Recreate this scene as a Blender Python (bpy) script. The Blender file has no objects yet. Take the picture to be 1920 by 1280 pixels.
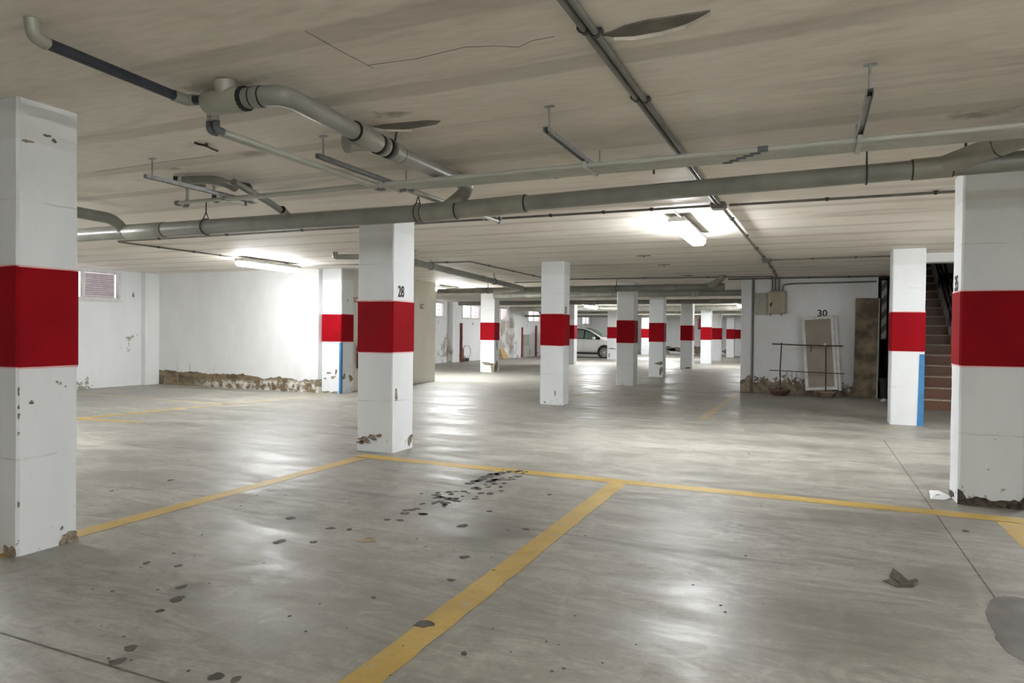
import bpy, math, random
import numpy as np
from mathutils import Vector, Matrix

# ------------------------------------------------------------------ camera, world, exposure
SC = bpy.context.scene
COL = SC.collection
HC, H, F = 1.30, 2.60, 1280.0           # camera height, ceiling height, focal length in pixels of 1920
_y = np.array([560.0, -10.3, F]); _y /= np.linalg.norm(_y)
_n = np.cross(np.array([1, .01065, 0.0]), _y); _n /= np.linalg.norm(_n)
_z = -_n if _n[1] > 0 else _n
ROT = np.stack([np.cross(_y, _z), _y, _z])     # camera (right, down, forward) -> garage axes
cam_d = bpy.data.cameras.new('camera'); cam_d.lens = 24; cam_d.sensor_width = 36
cam_d.clip_start = .05; cam_d.clip_end = 200
cam = bpy.data.objects.new('camera', cam_d); COL.objects.link(cam)
_r, _u, _b = ROT @ [1, 0, 0], ROT @ [0, -1, 0], ROT @ [0, 0, -1]
cam.matrix_world = Matrix(((_r[0], _u[0], _b[0], 0), (_r[1], _u[1], _b[1], 0), (_r[2], _u[2], _b[2], HC), (0, 0, 0, 1)))
SC.camera = cam
world = bpy.data.worlds.new('daylight'); SC.world = world; world.use_nodes = True
world.node_tree.nodes['Background'].inputs[0].default_value = (1, .95, .96, 1)
world.node_tree.nodes['Background'].inputs[1].default_value = .62
SC.view_settings.view_transform = 'Standard'; SC.view_settings.look = 'None'
SC.view_settings.gamma = 1; SC.view_settings.use_curve_mapping = False
SC.view_settings.exposure = 2.46
SC.cycles.max_bounces = 7; SC.cycles.diffuse_bounces = 5; SC.cycles.use_light_tree = False; SC.cycles.sample_clamp_indirect = 6
LAMP_STRENGTH = 46.0

def floor_px(x, y, z=0.0):
    d = ROT @ np.array([x - 960, y - 640, F]); t = (z - HC) / d[2]
    return (t * d[0], t * d[1], z)

# ------------------------------------------------------------------ materials
MATS = {}
class N:
    """tiny node helper"""
    def __init__(s, name):
        s.m = bpy.data.materials.new(name); s.m.use_nodes = True; s.t = s.m.node_tree
        s.b = s.t.nodes['Principled BSDF']; MATS[name] = s.m
        tc = s.t.nodes.new('ShaderNodeTexCoord')
        s.geo = s.t.nodes.new('ShaderNodeNewGeometry'); s.pos = s.geo.outputs['Position']; s.obj = tc.outputs['Object']
    def link(s, a, b): s.t.links.new(a, b)
    def put(s, sock, v):
        if hasattr(v, 'is_output'): s.link(v, sock)
        elif isinstance(v, (tuple, list)) and len(v) == 3 and sock.type == 'RGBA': sock.default_value = (*v, 1)
        else: sock.default_value = v
    def scale(s, v, sx, sy, sz, off=(0, 0, 0)):
        n = s.t.nodes.new('ShaderNodeMapping'); s.link(v, n.inputs[0]); n.inputs['Scale'].default_value = (sx, sy, sz)
        n.inputs['Location'].default_value = off; return n.outputs[0]
    def noise(s, v, sc, det=4, rough=.55, dist=0):
        n = s.t.nodes.new('ShaderNodeTexNoise'); s.link(v, n.inputs['Vector']); n.inputs['Scale'].default_value = sc
        n.inputs['Detail'].default_value = det; n.inputs['Roughness'].default_value = rough; n.inputs['Distortion'].default_value = dist
        return n.outputs[0]
    def ramp(s, v, a, b, c0=0.0, c1=1.0):
        n = s.t.nodes.new('ShaderNodeMapRange'); s.put(n.inputs[0], v); n.interpolation_type = 'SMOOTHSTEP'
        n.inputs[1].default_value = a; n.inputs[2].default_value = b; n.inputs[3].default_value = c0; n.inputs[4].default_value = c1
        return n.outputs[0]
    def math(s, op, a, b=0.0, c=0.0):
        n = s.t.nodes.new('ShaderNodeMath'); n.operation = op; s.put(n.inputs[0], a); s.put(n.inputs[1], b); s.put(n.inputs[2], c); return n.outputs[0]
    def mix(s, f, a, b, mode='MIX'):
        n = s.t.nodes.new('ShaderNodeMix'); n.data_type = 'RGBA'; n.blend_type = mode
        s.put(n.inputs[0], f); s.put(n.inputs[6], a); s.put(n.inputs[7], b); return n.outputs[2]
    def xyz(s, v):
        n = s.t.nodes.new('ShaderNodeSeparateXYZ'); s.link(v, n.inputs[0]); return n.outputs
    def dist(s, v, p):
        n = s.t.nodes.new('ShaderNodeVectorMath'); n.operation = 'DISTANCE'; s.link(v, n.inputs[0]); n.inputs[1].default_value = p; return n.outputs['Value']
    def bump(s, h, k, d=.01):
        n = s.t.nodes.new('ShaderNodeBump'); n.inputs['Strength'].default_value = k; n.inputs['Distance'].default_value = d
        s.link(h, n.inputs['Height']); s.link(n.outputs[0], s.b.inputs['Normal'])
    def out(s, col, rough=.6, metal=0.0, spec=None):
        s.put(s.b.inputs['Base Color'], col); s.put(s.b.inputs['Roughness'], rough); s.put(s.b.inputs['Metallic'], metal)
        if spec is not None: s.b.inputs['Specular IOR Level'].default_value = spec
        return s.m

def plain(name, col, rough=.6, metal=0.0, var=.12, sc=9.0, bump=0.0):
    n = N(name); f = n.noise(n.pos, sc, 4)
    c = n.mix(n.ramp(f, .3, .7), tuple(x * (1 - var) for x in col), tuple(min(1, x * (1 + var)) for x in col))
    if bump: n.bump(f, bump, .004)
    return n.out(c, rough, metal)

def mat_floor():
    n = N('worn concrete floor'); p = n.pos
    big = n.noise(p, .32, 6, .6, .6); mid = n.noise(n.scale(p, .55, 1.5, 1), 1.1, 7, .62, 1.2); sw = n.noise(n.scale(p, 1.6, .5, 1, (4, 9, 0)), 2.2, 6, .6, .9)
    fine = n.noise(p, 42, 5, .6)
    c = n.mix(n.ramp(big, .30, .68), (.32, .307, .267), (.46, .45, .40))
    c = n.mix(n.ramp(mid, .32, .56, .62, 0), c, (.17, .163, .14)); br = n.noise(n.scale(p, .8, 3.4, 1, (8, 3, 0)), 1.7, 7, .68, 1.6); c = n.mix(n.ramp(br, .44, .60, .42, 0), c, (.19, .182, .155))
    c = n.mix(n.ramp(sw, .50, .74, 0, .36), c, (.52, .505, .45))
    c = n.mix(n.ramp(fine, .25, .75, .0, .35), c, (.20, .19, .165))
    g = n.noise(n.scale(p, 1.0, 1.5, 1, (1, 6, 0)), 5.5, 8, .72, .8); c = n.mix(n.ramp(g, .36, .52, .34, 0), c, (.17, .162, .135)); c = n.mix(n.ramp(g, .56, .70, 0, .28), c, (.58, .57, .52))
    # pale broken patches painting the near lamp's reflection into the floor colour
    w = n.noise(n.scale(p, 3.2, 6.5, 1), 1.6, 8, .72, 1.5)
    for cx, cy, r in ((-.52, 3.72, .55), (-.33, 4.7, .55), (-.35, 2.75, .4)):
        d = n.dist(p, (cx, cy, 0)); k = n.math('MULTIPLY', n.ramp(d, r * .25, r, 1, 0), n.ramp(w, .46, .62))
        c = n.mix(n.math('MULTIPLY', k, .35), c, (.70, .70, .69))
    # soft dark oil stains
    for cx, cy, r in ((*floor_px(565, 968)[:2], .26), (*floor_px(905, 897)[:2], .30), (*floor_px(840, 940)[:2], .35), (*floor_px(355, 1098)[:2], .16), (*floor_px(230, 1235)[:2], .12), (*floor_px(900, 1000)[:2], .45), (*floor_px(1760, 1090)[:2], .35)):
        d = n.math('ADD', n.dist(n.scale(p, 1, .75, 1), (cx, cy * .75, 0)), n.math('MULTIPLY', n.math('SUBTRACT', mid, .5), .5)); c = n.mix(n.ramp(d, r * .15, r, .62, 0), c, (.12, .115, .10))
    # dark tyre smears
    s = n.noise(n.scale(p, .35, 3.0, 1, (2, 5, 0)), 1.5, 6, .6, 1.0)
    c = n.mix(n.ramp(s, .56, .72, 0, .6), c, (.14, .135, .12))
    # fan of tyre tread arcs
    d = n.dist(p, (.22, 2.9, 0)); wv = n.math('SINE', n.math('MULTIPLY', n.math('ADD', d, n.math('MULTIPLY', mid, .08)), 75))
    k = n.math('MULTIPLY', n.ramp(d, .1, .45, 1, 0), n.ramp(wv, -.2, .7)); c = n.mix(n.math('MULTIPLY', k, .22), c, (.14, .135, .12))
    h = n.math('ADD', n.math('MULTIPLY', fine, .35), n.math('MULTIPLY', sw, .8)); n.bump(h, .30, .006)
    return n.out(c, n.ramp(mid, .3, .7, .34, .62), 0, .45)

def mat_ceiling():
    n = N('stained painted slab'); p = n.pos; x = n.xyz(p)
    wob = n.noise(n.scale(p, .7, 1.4, 1), 1.0, 4, .6)
    fr = n.math('FRACT', n.math('DIVIDE', n.math('ADD', n.math('ADD', x[1], n.math('MULTIPLY', wob, .12)), -2.85 + 7.2), .72))
    tri = n.math('ABSOLUTE', n.math('SUBTRACT', fr, .5))
    band = n.math('MULTIPLY', n.ramp(tri, .09, .13, 1, 0), n.ramp(n.noise(n.scale(p, .35, .8, 1, (7, 1, 0)), 1.1, 3), .34, .56))
    big = n.noise(n.scale(p, .5, 1.3, 1), .8, 6, .6, .6); st = n.noise(n.scale(p, .6, 2.6, 1, (3, 2, 0)), .9, 7, .62, .8)
    c = n.mix(n.ramp(big, .3, .7), (.78, .72, .635), (.86, .81, .735))
    c = n.mix(n.math('MULTIPLY', band, .45), c, (.42, .38, .325))
    c = n.mix(n.ramp(st, .52, .72, 0, .5), c, (.44, .395, .33))
    fine = n.noise(n.scale(p, 3, 14, 1), 2.0, 5); c = n.mix(n.ramp(fine, .35, .7, 0, .14), c, (.30, .27, .22))
    sp = n.noise(p, 7, 6, .7, .5)
    for px, py, r in ((735, 213, .10), (395, 165, .16), (455, 157, .13), (470, 288, .10), (660, 240, .18), (350, 335, .16), (440, 345, .16), (325, 316, .07), (1830, 215, .14), (1230, 300, .25), (850, 325, .16), (1040, 331, .12), (385, 270, .10)):
        a = floor_px(px, py, H); d = n.math('ADD', n.dist(n.scale(p, .6, 1.2, 1), (a[0] * .6, a[1] * 1.2, H)), n.math('MULTIPLY', n.math('SUBTRACT', sp, .5), .28)); c = n.mix(n.ramp(d, 0, r, .75, 0), c, (.20, .165, .115))
    n.bump(n.math('ADD', n.math('MULTIPLY', band, .4), n.math('MULTIPLY', st, .8)), .25, .012)
    return n.out(c, .62)

def white_paint(name, base=(.79, .80, .80), damp=None, top=None):
    n = N(name); p = n.pos; x = n.xyz(p)
    a = n.noise(n.scale(p, 1, 1, .45), 2.2, 6, .6); f = n.noise(n.scale(p, 26, 26, 5), 1.2, 4)
    c = n.mix(n.ramp(a, .3, .7), tuple(v * .93 for v in base), base)
    c = n.mix(n.ramp(f, .62, .75, 0, .16), c, tuple(v * .72 for v in base))
    h = n.math('MULTIPLY', f, .5)
    if top:                                    # greyer tone at the column tops, then bare formwork joints
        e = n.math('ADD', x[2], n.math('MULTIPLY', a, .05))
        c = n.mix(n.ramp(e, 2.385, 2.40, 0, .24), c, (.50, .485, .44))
        for zz in (.58, 2.05):
            l = n.ramp(n.math('ABSOLUTE', n.math('SUBTRACT', e, zz)), .002, .007, 1, 0)
            c = n.mix(n.math('MULTIPLY', l, n.ramp(n.noise(p, 3.5, 3), .4, .6, 0, .5)), c, (.42, .40, .36))
        ch = n.noise(p, 16, 5, .65); low = n.ramp(x[2], .0, .35, 1, 0)
        m = n.ramp(n.math('ADD', ch, n.math('MULTIPLY', low, .10)), .71, .74)
        c = n.mix(m, c, (.33, .30, .25)); h = n.math('SUBTRACT', h, m)
    if damp == 'band':                         # plaster fallen away along the foot of the wall
        e = n.math('SUBTRACT', n.math('ADD', .36, n.math('MULTIPLY', n.math('SUBTRACT', n.noise(n.scale(p, 1, 1, .2), 1.6, 7, .65), .5), .30)), x[2])
        e = n.math('SUBTRACT', e, n.math('MULTIPLY', n.math('ADD', x[0], 14.2), .021))
        m = n.ramp(e, 0, .012)
        br = n.mix(n.ramp(n.noise(n.scale(p, 1, 1, 2.2), 3.2, 7, .7), .34, .66), (.085, .062, .036), (.27, .205, .115))
        salt = n.math('MULTIPLY', n.ramp(n.noise(p, 4.2, 7, .7), .45, .58), n.ramp(n.math('SUBTRACT', x[2], n.math('MULTIPLY', n.math('ADD', x[0], 12.5), .03)), .10, .20, 1, 0))
        br = n.mix(n.math('MULTIPLY', salt, n.ramp(x[0], -13.2, -12.2)), br, (.68, .66, .62))
        c = n.mix(m, c, br); h = n.math('SUBTRACT', n.math('ADD', h, n.math('MULTIPLY', n.noise(p, 9, 6), 1.5)), n.math('MULTIPLY', m, 3))
        sm = n.math('MULTIPLY', n.ramp(n.noise(n.scale(p, 5.5, 1, .6), 1.6, 3), .60, .68), n.math('MULTIPLY', n.ramp(x[2], .34, .6, 1, 0), n.ramp(x[0], -12.0, -12.6)))
        c = n.mix(n.math('MULTIPLY', sm, .55), c, (.35, .35, .33))
    if damp == 'flake':                        # flaking paint low on the wall
        e = n.math('DIVIDE', n.math('SUBTRACT', .38, x[2]), .40)
        e = n.math('SUBTRACT', e, n.ramp(n.math('ABSOLUTE', n.math('ADD', x[0], .45)), .2, 1.4, 0, .35))
        m = n.ramp(n.math('ADD', e, n.math('MULTIPLY', n.math('SUBTRACT', n.noise(p, 6.5, 7, .72), .5), 3.4)), .05, .16)
        br = n.mix(n.ramp(n.noise(p, 5, 6, .7), .35, .65), (.10, .068, .04), (.33, .27, .19))
        c = n.mix(m, c, br); h = n.math('SUBTRACT', h, n.math('MULTIPLY', m, 3))
    if damp == 'spots':
        z = n.ramp(x[2], .1, .75, 1, 0)
        m = n.ramp(n.math('ADD', n.noise(n.scale(p, 1, .7, .8), 1.5, 7, .72), n.math('MULTIPLY', z, .10)), .66, .70)
        c = n.mix(m, c, (.30, .27, .22))
        sp = n.noise(n.scale(p, 1, 1.6, 1), 2.6, 7, .72, .6)
        for y, z, r in ((25.3, .72, .32), (25.35, .45, .30), (25.62, .5, .30), (25.62, 1.0, .18), (31.4, 1.72, .62), (32.1, 1.8, .5), (31.3, 1.35, .35), (32.0, 1.05, .55), (31.3, .7, .5), (32.4, .6, .5)):
            d = n.math('ADD', n.dist(p, (XL_, y, z)), n.math('MULTIPLY', n.math('SUBTRACT', sp, .5), 1.8)); c = n.mix(n.ramp(d, r * .3, r, .72, 0), c, (.30, .255, .20))
    n.bump(h, .3, .006)
    return n.out(c, .58)

def mat_line():
    n = N('worn yellow floor paint'); p = n.pos; x = n.xyz(p)
    w = n.noise(p, 2.6, 7, .68); f = n.noise(p, 34, 5, .6)
    c = n.mix(n.ramp(w, .3, .7), (.43, .28, .045), (.55, .38, .09))
    c = n.mix(n.ramp(f, .52, .72, 0, .5), c, (.30, .22, .09))
    far = n.ramp(x[1], 6.5, 9.0, 0, .17)
    c = n.mix(n.ramp(n.math('ADD', n.noise(p, 7, 7, .7), far), .56, .72, 0, .92), c, (.36, .345, .29))
    return n.out(c, .5)

XL_ = -14.25
M_FLOOR = mat_floor(); M_CEIL = mat_ceiling()
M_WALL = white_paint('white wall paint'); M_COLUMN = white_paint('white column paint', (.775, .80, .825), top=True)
M_DAMP = white_paint('white wall with fallen plaster', damp='band'); M_FLAKE = white_paint('white wall with flaking paint', (.82, .835, .86), damp='flake')
M_SPOT = white_paint('white wall with damp spots', (.78, .80, .81), damp='spots')
M_CREAM = white_paint('cream wall paint', (.74, .72, .64))
M_LINE = mat_line()
M_RED = plain('red band paint', (.27, .0006, .006), .65, 0, .10, 3, .1); M_RED.node_tree.nodes['Principled BSDF'].inputs['Specular IOR Level'].default_value = .12
M_PINK = plain('pink paint edge', (.74, .42, .42), .6)
M_BLUE = plain('blue stripe paint', (.040, .185, .40), .55, 0, .15, 8)
M_BLACK = plain('black lettering paint', (.018, .018, .02), .6)
M_REDTXT = plain('red lettering paint', (.30, .03, .03), .6)
M_CHIP = plain('bare chipped concrete', (.24, .20, .15), .9, 0, .55, 30, .8)
M_SOOT = plain('dark stained concrete', (.075, .06, .045), .9, 0, .7, 22, .7)
M_OIL = plain('oil stain', (.075, .068, .058), .62, 0, .4, 12)
M_WET = plain('damp concrete', (.115, .105, .095), .42, 0, .25, 6)
M_RUST = plain('rust stain', (.30, .245, .15), .6, 0, .3, 14)
M_JOINT = plain('floor joint', (.13, .12, .10), .8, 0, .4, 20)
M_PEEL = plain('bare slab under peeled paint', (.17, .155, .13), .9, 0, .25, 7, .4)
M_FLAP = plain('curled paint flap', (.66, .62, .55), .7)
M_MOULD = plain('dark damp stain', (.12, .095, .065), .9, 0, .5, 12, .4)
M_PVC = plain('grey pvc pipe', (.235, .235, .205), .33, 0, .16, 3)
M_PVCFIT = plain('greenish grey pvc fitting', (.29, .285, .235), .40, 0, .14, 4)
M_BPIPE = plain('bluish black drain pipe', (.028, .032, .045), .42, 0, .3, 10)
M_GASKET = plain('black rubber seal', (.015, .015, .014), .6)
M_WPIPE = plain('pale grey water tube', (.50, .51, .46), .40, 0, .08, 4)
M_ELBOW = plain('dark grey tube elbow', (.13, .14, .16), .45)
M_ZINC = plain('galvanised steel', (.36, .37, .37), .42, .55, .15, 20)
M_DKSTEEL = plain('dark steel', (.05, .048, .044), .5, .3, .2, 20)
M_COND = plain('grey conduit', (.15, .145, .125), .48, 0, .2, 6)
M_LAMPBODY = plain('grey lamp housing', (.34, .335, .31), .5)
M_PLASTIC = plain('white plastic', (.72, .72, .70), .45)
M_ALU = plain('white aluminium frame', (.66, .66, .65), .42)
M_SLAT = plain('grey shutter slat', (.42, .39, .40), .5)
M_GASK2 = plain('beige steel cabinet', (.37, .33, .25), .5, 0, .08, 6)
M_SCREEN = plain('grey brown panel board', (.32, .28, .235), .75, 0, .08, 5)
M_BOARD = plain('dirty plywood board', (.20, .155, .105), .8, 0, .5, 4, .3)
M_TERRA = plain('brown terracotta', (.13, .07, .045), .8, 0, .35, 14, .3)
M_ROD = plain('rusty brown rod', (.055, .035, .028), .7, 0, .4, 25)
M_STEP = plain('red brown granite riser', (.17, .075, .04), .45, 0, .45, 60)
M_TREAD = plain('pale stone tread', (.42, .33, .26), .5, 0, .2, 30)
M_RAIL = plain('dark brown handrail', (.040, .012, .010), .45)
M_EXT = plain('red extinguisher paint', (.30, .006, .012), .32)
M_CARD = plain('tan cardboard', (.48, .33, .15), .8)
M_TYRE = plain('black tyre rubber', (.012, .012, .012), .7)
M_RIM = plain('silver wheel rim', (.50, .50, .49), .35, .5)
M_CAR = plain('white car paint', (.78, .79, .79), .22, 0, .02, 1)
M_CARBLK = plain('black car trim', (.012, .012, .012), .4)
M_CARGL = plain('greenish car glass', (.16, .23, .20), .06, 0, .25, 1.2)
M_HEAD = plain('car lamp glass', (.55, .56, .56), .12)
M_PAPER = plain('white paper', (.70, .71, .73), .8)
M_LEAF = plain('dry brown leaf', (.10, .085, .06), .85, 0, .4, 30)
M_GREENB = plain('grey green painted panel', (.40, .41, .35), .7)
M_REDPIPE = plain('dark red pipe paint', (.20, .035, .03), .5)
M_GREY = plain('dull grey render', (.50, .49, .46), .8)

def mat_emit(name, col, k):
    n = N(name); n.b.inputs['Emission Color'].default_value = (*col, 1); n.b.inputs['Emission Strength'].default_value = k
    return n.out((.9, .9, .9), .4)
def lit(k): nm = 'lit fluorescent diffuser %d' % round(k * 100); return MATS.get(nm) or mat_emit(nm, (.965, .985, 1.0), LAMP_STRENGTH * k)

def mat_glass():
    n = N('window glass'); t = n.t; o = t.nodes['Material Output']
    tr = t.nodes.new('ShaderNodeBsdfTransparent'); tr.inputs[0].default_value = (.93, .90, .91, 1)
    gl = t.nodes.new('ShaderNodeBsdfGlossy'); gl.inputs['Roughness'].default_value = .05
    mx = t.nodes.new('ShaderNodeMixShader'); mx.inputs[0].default_value = .08
    n.link(tr.outputs[0], mx.inputs[1]); n.link(gl.outputs[0], mx.inputs[2]); n.link(mx.outputs[0], o.inputs[0])
    return n.m
M_GLASS = mat_glass()
def mat_streaks():
    n = N('painted diagonal light streaks'); x = n.xyz(n.pos)
    s = n.math('FRACT', n.math('MULTIPLY', n.math('ADD', n.math('MULTIPLY', x[0], -1.2), x[2]), 3.3))
    return n.out(n.mix(n.ramp(s, .46, .52), (.13, .125, .12), (.50, .48, .45)), .7)  # diagonal streaks of light on a grey wall, put into the colour
M_STREAK = mat_streaks()

# ------------------------------------------------------------------ mesh helpers
class MB:
    def __init__(s): s.v = []; s.f = []; s.sm = []
    def add(s, vs, fs, smooth=False):
        o = len(s.v); s.v += [tuple(map(float, p)) for p in vs]; s.f += [tuple(i + o for i in q) for q in fs]; s.sm += [smooth] * len(fs); return s
    def box(s, x0, x1, y0, y1, z0, z1):
        v = [(x, y, z) for z in (z0, z1) for y in (y0, y1) for x in (x0, x1)]
        return s.add(v, [(0, 2, 3, 1), (4, 5, 7, 6), (0, 1, 5, 4), (2, 6, 7, 3), (0, 4, 6, 2), (1, 3, 7, 5)])
    def rbox(s, x0, x1, y0, y1, z0, z1, b=.01):
        """box with chamfered edges"""
        vs, fs = [], []
        c = [(x0, x1), (y0, y1), (z0, z1)]
        def P(i, sg, u, w):
            q = [0, 0, 0]; q[i] = c[i][sg]; j, k = (i + 1) % 3, (i + 2) % 3
            q[j] = c[j][u] + (b if u == 0 else -b); q[k] = c[k][w] + (b if w == 0 else -b); return tuple(q)
        idx = {}
        for i in range(3):
            for sg in (0, 1):
                for u in (0, 1):
                    for w in (0, 1): idx[(i, sg, u, w)] = len(vs); vs.append(P(i, sg, u, w))
        for i in range(3):
            for sg in (0, 1):
                q = [idx[(i, sg, *t)] for t in ((0, 0), (1, 0), (1, 1), (0, 1))]; fs.append(tuple(q if sg else q[::-1]))
        for i in range(3):
            j, k = (i + 1) % 3, (i + 2) % 3
            for a in (0, 1):
                for d in (0, 1):      # edge between face (i,a) and (j,d), running along k
                    q = [idx[(i, a, d, 0)], idx[(i, a, d, 1)], idx[(j, d, 1, a)], idx[(j, d, 0, a)]]
                    fs.append(tuple(q if a != d else q[::-1]))
        for a in (0, 1):
            for d in (0, 1):
                for e in (0, 1):
                    q = [idx[(0, a, d, e)], idx[(1, d, e, a)], idx[(2, e, a, d)]]
                    fs.append(tuple(q if (a + d + e) % 2 else q[::-1]))
        return s.add(vs, fs)
    def prism(s, pts, off):
        """polygon (3D points) extruded by off"""
        n = len(pts); o = Vector(off); v = [Vector(p) for p in pts]; v += [p + o for p in v]
        return s.add(v, [tuple(range(n))[::-1], tuple(range(n, 2 * n))] + [(i, (i + 1) % n, n + (i + 1) % n, n + i) for i in range(n)])
    def tube(s, path, r, n=14, caps=True, bend=0.0, rs=None):
        P = [Vector(p) for p in path]
        if bend and len(P) > 2:
            Q = [P[0]]
            for a, b, c in zip(P, P[1:], P[2:]):
                d0, d1 = (b - a), (c - b); k = min(bend, d0.length * .45, d1.length * .45)
                p0, p1 = b - d0.normalized() * k, b + d1.normalized() * k
                for i in range(7):
                    t = i / 6; Q.append(p0 * (1 - t) ** 2 + b * 2 * t * (1 - t) + p1 * t * t)
            Q.append(P[-1]); P = Q
        T = [(P[min(i + 1, len(P) - 1)] - P[max(i - 1, 0)]).normalized() for i in range(len(P))]
        up = Vector((0, 0, 1)) if abs(T[0].z) < .9 else Vector((1, 0, 0))
        A = T[0].cross(up).normalized(); vs = []
        for i, (p, t) in enumerate(zip(P, T)):
            A = (A - t * A.dot(t)).normalized(); B = t.cross(A); rr = rs[i] if rs else r
            vs += [p + (A * math.cos(2 * math.pi * j / n) + B * math.sin(2 * math.pi * j / n)) * rr for j in range(n)]
        fs = [(i * n + j, i * n + (j + 1) % n, (i + 1) * n + (j + 1) % n, (i + 1) * n + j) for i in range(len(P) - 1) for j in range(n)]
        s.add(vs, fs, True)
        if caps:
            L = len(P) - 1; s.add(vs[:n], [tuple(range(n))[::-1]]); s.add(vs[L * n:], [tuple(range(n))])
        return s
    def lathe(s, prof, c, n=24):
        vs = [(c[0] + r * math.cos(2 * math.pi * j / n), c[1] + r * math.sin(2 * math.pi * j / n), c[2] + z) for r, z in prof for j in range(n)]
        fs = [(i * n + j, i * n + (j + 1) % n, (i + 1) * n + (j + 1) % n, (i + 1) * n + j) for i in range(len(prof) - 1) for j in range(n)]
        s.add(vs, fs, True); s.add(vs[:n], [tuple(range(n))[::-1]]); s.add(vs[-n:], [tuple(range(n))]); return s

def loc_of(p): return Vector(p.get('origin', (0, 0, 0))) if p else Vector((0, 0, 0))
def obj(name, mb, mat, parent=None, label=None):
    o0 = loc_of(parent)
    me = bpy.data.meshes.new(name); me.from_pydata([(x - o0.x, y - o0.y, z - o0.z) for x, y, z in mb.v], [], mb.f); me.update()
    me.polygons.foreach_set('use_smooth', mb.sm); me.materials.append(mat)
    o = bpy.data.objects.new(name, me); COL.objects.link(o)
    if parent: o.parent = parent; o['origin'] = tuple(o0)
    if label: o['label'] = label
    return o
def tag(o, label, cat, group=None):
    o['label'] = label; o['category'] = cat; o['kind'] = 'thing'
    if group: o['group'] = group
    return o
def thing(name, label, cat, at, group=None):
    o = bpy.data.objects.new(name, None); COL.objects.link(o); o.location = at; o['origin'] = tuple(at); o.empty_display_size = .1
    return tag(o, label, cat, group)
def struct(name, mb, mat, label):
    o = obj(name, mb, mat); o['kind'] = 'structure'; o['label'] = label; return o
def struct_root(name, label, at=(0, 0, 0)):
    o = bpy.data.objects.new(name, None); COL.objects.link(o); o.location = at; o['origin'] = tuple(at); o['kind'] = 'structure'; o['label'] = label; return o
def blob(rx, ry, seed, n=22, jag=.3):
    r = random.Random(seed); ph = [r.uniform(0, 6.28) for _ in range(5)]; out = []
    for i in range(n):
        a = 2 * math.pi * i / n
        k = 1 + jag * (.5 * math.sin(2 * a + ph[0]) + .4 * math.sin(3 * a + ph[1]) + .3 * math.sin(5 * a + ph[2])) + r.uniform(-jag, jag) * .35
        out.append((rx * k * math.cos(a), ry * k * math.sin(a)))
    return out
def patch(mb, c, u, v, pts, th):
    c, u, v = Vector(c), Vector(u), Vector(v); n = u.cross(v).normalized()
    return mb.prism([c + u * a + v * b for a, b in pts], n * th)
def letters(name, txt, size, c, u, v, mat, parent, sx=.8, bold=.018):
    """lettering: mesh of the text, centred on c, u to the right, v up"""
    cu = bpy.data.curves.new('t', 'FONT'); cu.body = txt; cu.size = 1; cu.align_x = 'CENTER'; cu.offset = bold; cu.extrude = .004; cu.resolution_u = 3
    to = bpy.data.objects.new('t', cu); COL.objects.link(to); bpy.context.view_layer.update()
    me = bpy.data.meshes.new_from_object(to.evaluated_get(bpy.context.evaluated_depsgraph_get()))
    bpy.data.objects.remove(to); c, u, v = Vector(c), Vector(u).normalized(), Vector(v).normalized(); n = u.cross(v); o0 = loc_of(parent)
    ys = [q.co.y for q in me.vertices]; k = size / (max(ys) - min(ys)); ym = (max(ys) + min(ys)) / 2
    for q in me.vertices: q.co = c + u * q.co.x * k * sx + v * (q.co.y - ym) * k + n * (q.co.z * k + .002) - o0
    me.materials.clear(); me.materials.append(mat)
    o = bpy.data.objects.new(name, me); COL.objects.link(o); o.parent = parent; o['origin'] = tuple(o0); return o

# ------------------------------------------------------------------ the setting
XL, XR, YB, YF = -14.25, 3.70, -6.0, 46.7      # left wall, right wall, back, far wall
fl = MB().box(XL - .3, XR + .3, YB - .3, YF + .3, -.2, 0)
FLOOR = struct('floor', fl, M_FLOOR, 'worn grey concrete garage floor with oil spots and yellow bay lines')
cl = MB()      # slab with the opening over the stairs
SX0, SX1, SY0, SY1 = 1.55, 3.70, 13.4, 20.0
cl.box(XL - .3, SX0, YB - .3, YF + .3, H, H + .3); cl.box(SX0, XR + .3, YB - .3, SY0, H, H + .3); cl.box(SX0, XR + .3, SY1, YF + .3, H, H + .3)
CEIL = struct('ceiling', cl, M_CEIL, 'stained beige slab ceiling with damp marks and pipes')

WIN = [(8.85, 10.55), (23.93, 25.33), (26.97, 28.80), (30.25, 32.0), (34.73, 36.5), (44.4, 46.0)]
WZ0, WZ1 = 1.92, 2.56
def left_wall():
    m = MB(); ys = [YB - .3]
    for a, b in WIN:
        m.box(XL - .3, XL, ys[-1], a, 0, H); m.box(XL - .3, XL, a, b, 0, WZ0); m.box(XL - .3, XL, a, b, WZ1, H); ys.append(b)
    m.box(XL - .3, XL, ys[-1], YF + .3, 0, H); return m
WALL_L = struct('wall_left', left_wall(), M_SPOT, 'white left wall with a row of high windows')
WALL_F = struct('wall_far', MB().box(XL, XR, YF, YF + .3, 0, H), M_SPOT, 'white far end wall with damp stains at its foot')
struct('wall_back', MB().box(XL, XR, YB - .3, YB, 0, H), M_WALL, 'white wall behind the camera')
struct('wall_right', MB().box(XR, XR + .3, YB - .3, YF + .3, 0, 5.4), M_GREY, 'grey rendered wall right of the stairs')
BX = -9.08                                       # walled block on the left
WALL_BF = struct('wall_block_front', MB().box(XL, -9.426, 11.45, 11.70, 0, H), M_DAMP, 'white wall with brown fallen plaster along its foot')
WALL_BS = struct('wall_block_side', MB().box(BX - .25, BX, 11.985, 15.70, 0, H).box(XL, BX - .25, 15.45, 15.70, 0, H), M_CREAM, 'cream side wall behind column twenty eight with extinguisher')
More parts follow.
